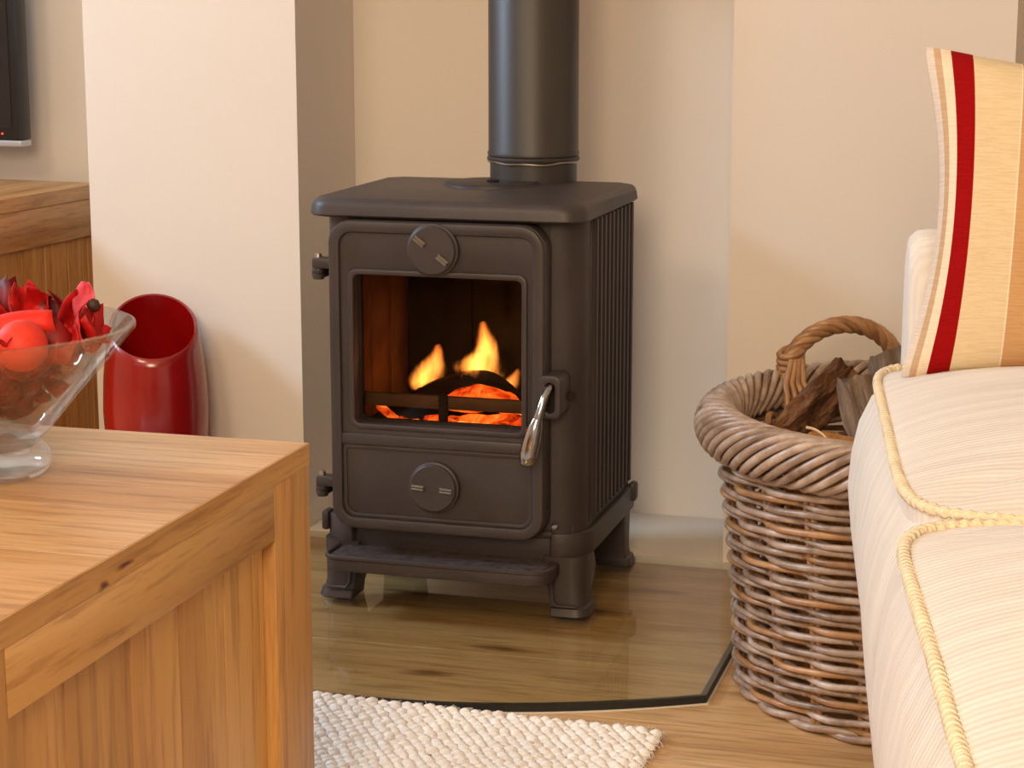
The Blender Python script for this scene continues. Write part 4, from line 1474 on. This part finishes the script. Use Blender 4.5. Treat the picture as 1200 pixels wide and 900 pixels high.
for k, (a0, a1, zz) in enumerate(((2.75, 3.1, 0.318), (2.85, 3.25, 0.302), (2.6, 2.95, 0.306), (3.0, 3.3, 0.292))):
    pts = [KW + Vector(((0.245 - 0.02 * t) * cos(a0 + (a1 - a0) * t), (0.245 - 0.02 * t) * sin(a0 + (a1 - a0) * t), zz + 0.012 * sin(pi * t))) for t in [i / 8 for i in range(9)]]
    V, F = tube(pts, 0.0042, 6)
    tag(obj('loose_stick', V, F, M['wicker_warm'], None, smooth=True), 'thin brown stick inside the left of the basket', 'stick', 'sticks inside the basket')

# ------------------------------------------------------------------ sofa
sofa = empty('sofa', (-0.192, 2.046, 0), radians(8.3), 'off white ribbed fabric sofa with cream corded seat edges at the right', 'sofa')
SL, SD, ZP = 1.24, 0.62, 0.497


def sofa_front():
    prof = [(0.10, 0.47), (0.03, 0.488), (0.006, 0.493), (-0.012, 0.478), (-0.024, 0.452), (-0.031, 0.42), (-0.034, 0.385), (-0.030, 0.34), (-0.020, 0.27), (-0.006, 0.19), (0.012, 0.11), (0.028, 0.04), (0.034, 0.008), (0.05, 0.006), (0.10, 0.006)]
    nl = 60
    rings = []
    for j in range(nl + 1):
        y = 0.045 - (SL + 0.06) * j / nl
        e = max(0.0, (y + 0.045) / 0.09)            # rounding at the far end
        sh = 0.055 * e ** 2.2
        pinch = 0.007 * exp(-((y + 0.6) / 0.045) ** 2)
        ring = []
        for (x, z) in prof:
            wgt = max(0.0, min(1.0, (z - 0.1) / 0.3))
            rip = 0.0018 * sin(9 * y + 12 * z) + 0.003 * noise.noise(Vector((y * 3, z * 4, 0)))
            ring.append((x + sh + pinch * wgt + rip * (1 if x < 0.01 else 0), y, z - 0.03 * e ** 2 * wgt))
        rings.append(ring)
    n = len(prof)
    V = [p for r in rings for p in r]
    F = [(k * n + i, k * n + i + 1, (k + 1) * n + i + 1, (k + 1) * n + i) for k in range(nl) for i in range(n - 1)]
    F += [tuple(range(n)), tuple(range(nl * n, nl * n + n))]
    return V, F


V, F = sofa_front()
obj('front_panel', V, F, M['sofa'], sofa, smooth=True, angle=70)
bx('base', (0.09, 0.86, -SL, 0.0, 0.02, 0.42), M['sofa'], sofa, bev=0.02, segs=3)


def cushion(y0, y1, crown, x0=0.0, skew=0.0):
    x1 = SD
    nx, ny = 30, 30
    hx, hy = (x1 - x0) / 2, (y1 - y0) / 2
    cx, cy = (x0 + x1) / 2, (y0 + y1) / 2

    def sqr(s, t):                                # square to rounded square
        e = 10.0
        m = max(abs(s), abs(t))
        if m < 1e-6: return 0.0, 0.0
        q = (abs(s) ** e + abs(t) ** e) ** (1 / e)
        return s * m / q, t * m / q
    V = []
    for j in range(ny + 1):
        for i in range(nx + 1):
            s, t = sin((-1 + 2 * i / nx) * pi / 2), sin((-1 + 2 * j / ny) * pi / 2)
            u, v = sqr(s, t)
            h = (1 - abs(s) ** 2.6) ** 0.75 * (1 - abs(t) ** 2.6) ** 0.75
            V.append((cx + u * hx + skew * (y1 - cy - v * hy), cy + v * hy, ZP + crown * h + 0.003 * noise.noise(Vector((u * 2, v * 2, crown * 50)))))
    F = [(j * (nx + 1) + i, j * (nx + 1) + i + 1, (j + 1) * (nx + 1) + i + 1, (j + 1) * (nx + 1) + i) for j in range(ny) for i in range(nx)]
    # boxing underneath
    edge = [i for i in range(nx + 1)] + [j * (nx + 1) + nx for j in range(1, ny + 1)] + [ny * (nx + 1) + i for i in range(nx - 1, -1, -1)] + [j * (nx + 1) for j in range(ny - 1, 0, -1)]
    b0 = len(V)
    for e in edge:
        x, y, z = V[e]
        V.append((x + 0.004 * (cx - x) / hx, y + 0.004 * (cy - y) / hy, z - 0.07))
    ne = len(edge)
    for k in range(ne):
        F.append((edge[k], edge[(k + 1) % ne], b0 + (k + 1) % ne, b0 + k))
    F.append(tuple(b0 + k for k in range(ne)))
    c = obj('seat_cushion', V, F, M['sofa'], sofa, smooth=True, angle=60)
    P = [Vector(V[e]) for e in edge]
    # resample the edge for a corded, stitched bead
    pts, rl = [], []
    acc = 0
    for k in range(ne):
        a, b = P[k], P[(k + 1) % ne]
        ln = (b - a).length
        m = max(1, int(ln / 0.0022))
        for q in range(m):
            pts.append(a + (b - a) * (q / m) + Vector((0, 0, 0.0015)))
            acc += ln / m
            rl.append(0.0043 + 0.0011 * sin(acc * 2 * pi / 0.0095))
    V2, F2 = tube(pts, rl, 8, closed=True)
    tag(obj('piping', V2, F2, M['piping'], c, smooth=True, angle=80), 'cream corded edging')
    return c


cushion(-0.598, 0.022, 0.045, -0.010)
cushion(-SL + 0.005, -0.606, 0.045, -0.021, 0.026)


def arm(y0, y1):
    rings = []
    loop = rrect(y0, y1, 0.02, 0.632, (0.01, 0.01, 0.055, 0.055), 8)
    for x, k in ((0.024, 0.022), (0.026, 0.010), (0.034, 0.002), (0.046, 0.0), (0.86, 0.0)):
        cy, cz = (y0 + y1) / 2, 0.3
        rings.append([(x, yv + (cy - yv) * k / 0.065, zv - k * 0.9 * (zv > 0.3)) for yv, zv in loop])
    V, F = loft(rings)
    return obj('arm', V, F, M['sofa'], sofa, smooth=True, angle=60)


arm(0.026, 0.140)
arm(-SL - 0.16, -SL - 0.002)
bx('back', (0.62, 0.86, -SL, 0.0, 0.40, 0.86), M['sofa'], sofa, bev=0.05, segs=4)

# ------------------------------------------------------------------ striped pillow


def pillow(w_, h_, th):
    n = 34
    V, F, UV = [], [], []
    for side in (-1, 1):
        for j in range(n + 1):
            for i in range(n + 1):
                s, t = -1 + 2 * i / n, -1 + 2 * j / n
                pin = 0.15
                x = s * w_ / 2 * (1 - pin * (1 - t * t) * abs(s) ** 3)
                z = t * h_ / 2 * (1 - pin * (1 - s * s) * abs(t) ** 3)
                cr_ = 1 - 0.035 * (s * t) ** 8
                x, z = x * cr_, z * cr_
                e = max(0.0, (1 - s * s) * (1 - t * t)) ** 0.42 + 0.05
                d = th / 2 * e
                V.append((x, side * d + 0.006 * noise.noise(Vector((s * 2, t * 2, side))) * e, z))
                UV.append((i / n, j / n))
    m = (n + 1) * (n + 1)
    for side in (0, 1):
        for j in range(n):
            for i in range(n):
                a = side * m + j * (n + 1) + i
                F.append((a, a + 1, a + n + 2, a + n + 1) if side == 0 else (a, a + n + 1, a + n + 2, a + 1))
    me = bpy.data.meshes.new('striped_pillow')
    me.from_pydata(V, [], F)
    ul = me.uv_layers.new(name='UVMap')
    for lp in me.loops:
        ul.data[lp.index].uv = UV[lp.vertex_index]
    bm = bmesh.new()
    bm.from_mesh(me)
    bmesh.ops.remove_doubles(bm, verts=bm.verts, dist=1e-6)
    bmesh.ops.recalc_face_normals(bm, faces=bm.faces)
    bm.to_mesh(me)
    bm.free()
    me.polygons.foreach_set('use_smooth', [True] * len(me.polygons))
    me.materials.append(M['pillow'])
    o = bpy.data.objects.new('striped_pillow', me)
    COL.objects.link(o)
    return o


pl = pillow(0.41, 0.332, 0.12)
pl.location = (0.034, 2.0, 0.658)
pl.rotation_euler = (radians(-10), radians(2), radians(4))
tag(pl, 'cream scatter cushion with red and tan stripes leaning on the sofa arm', 'cushion')
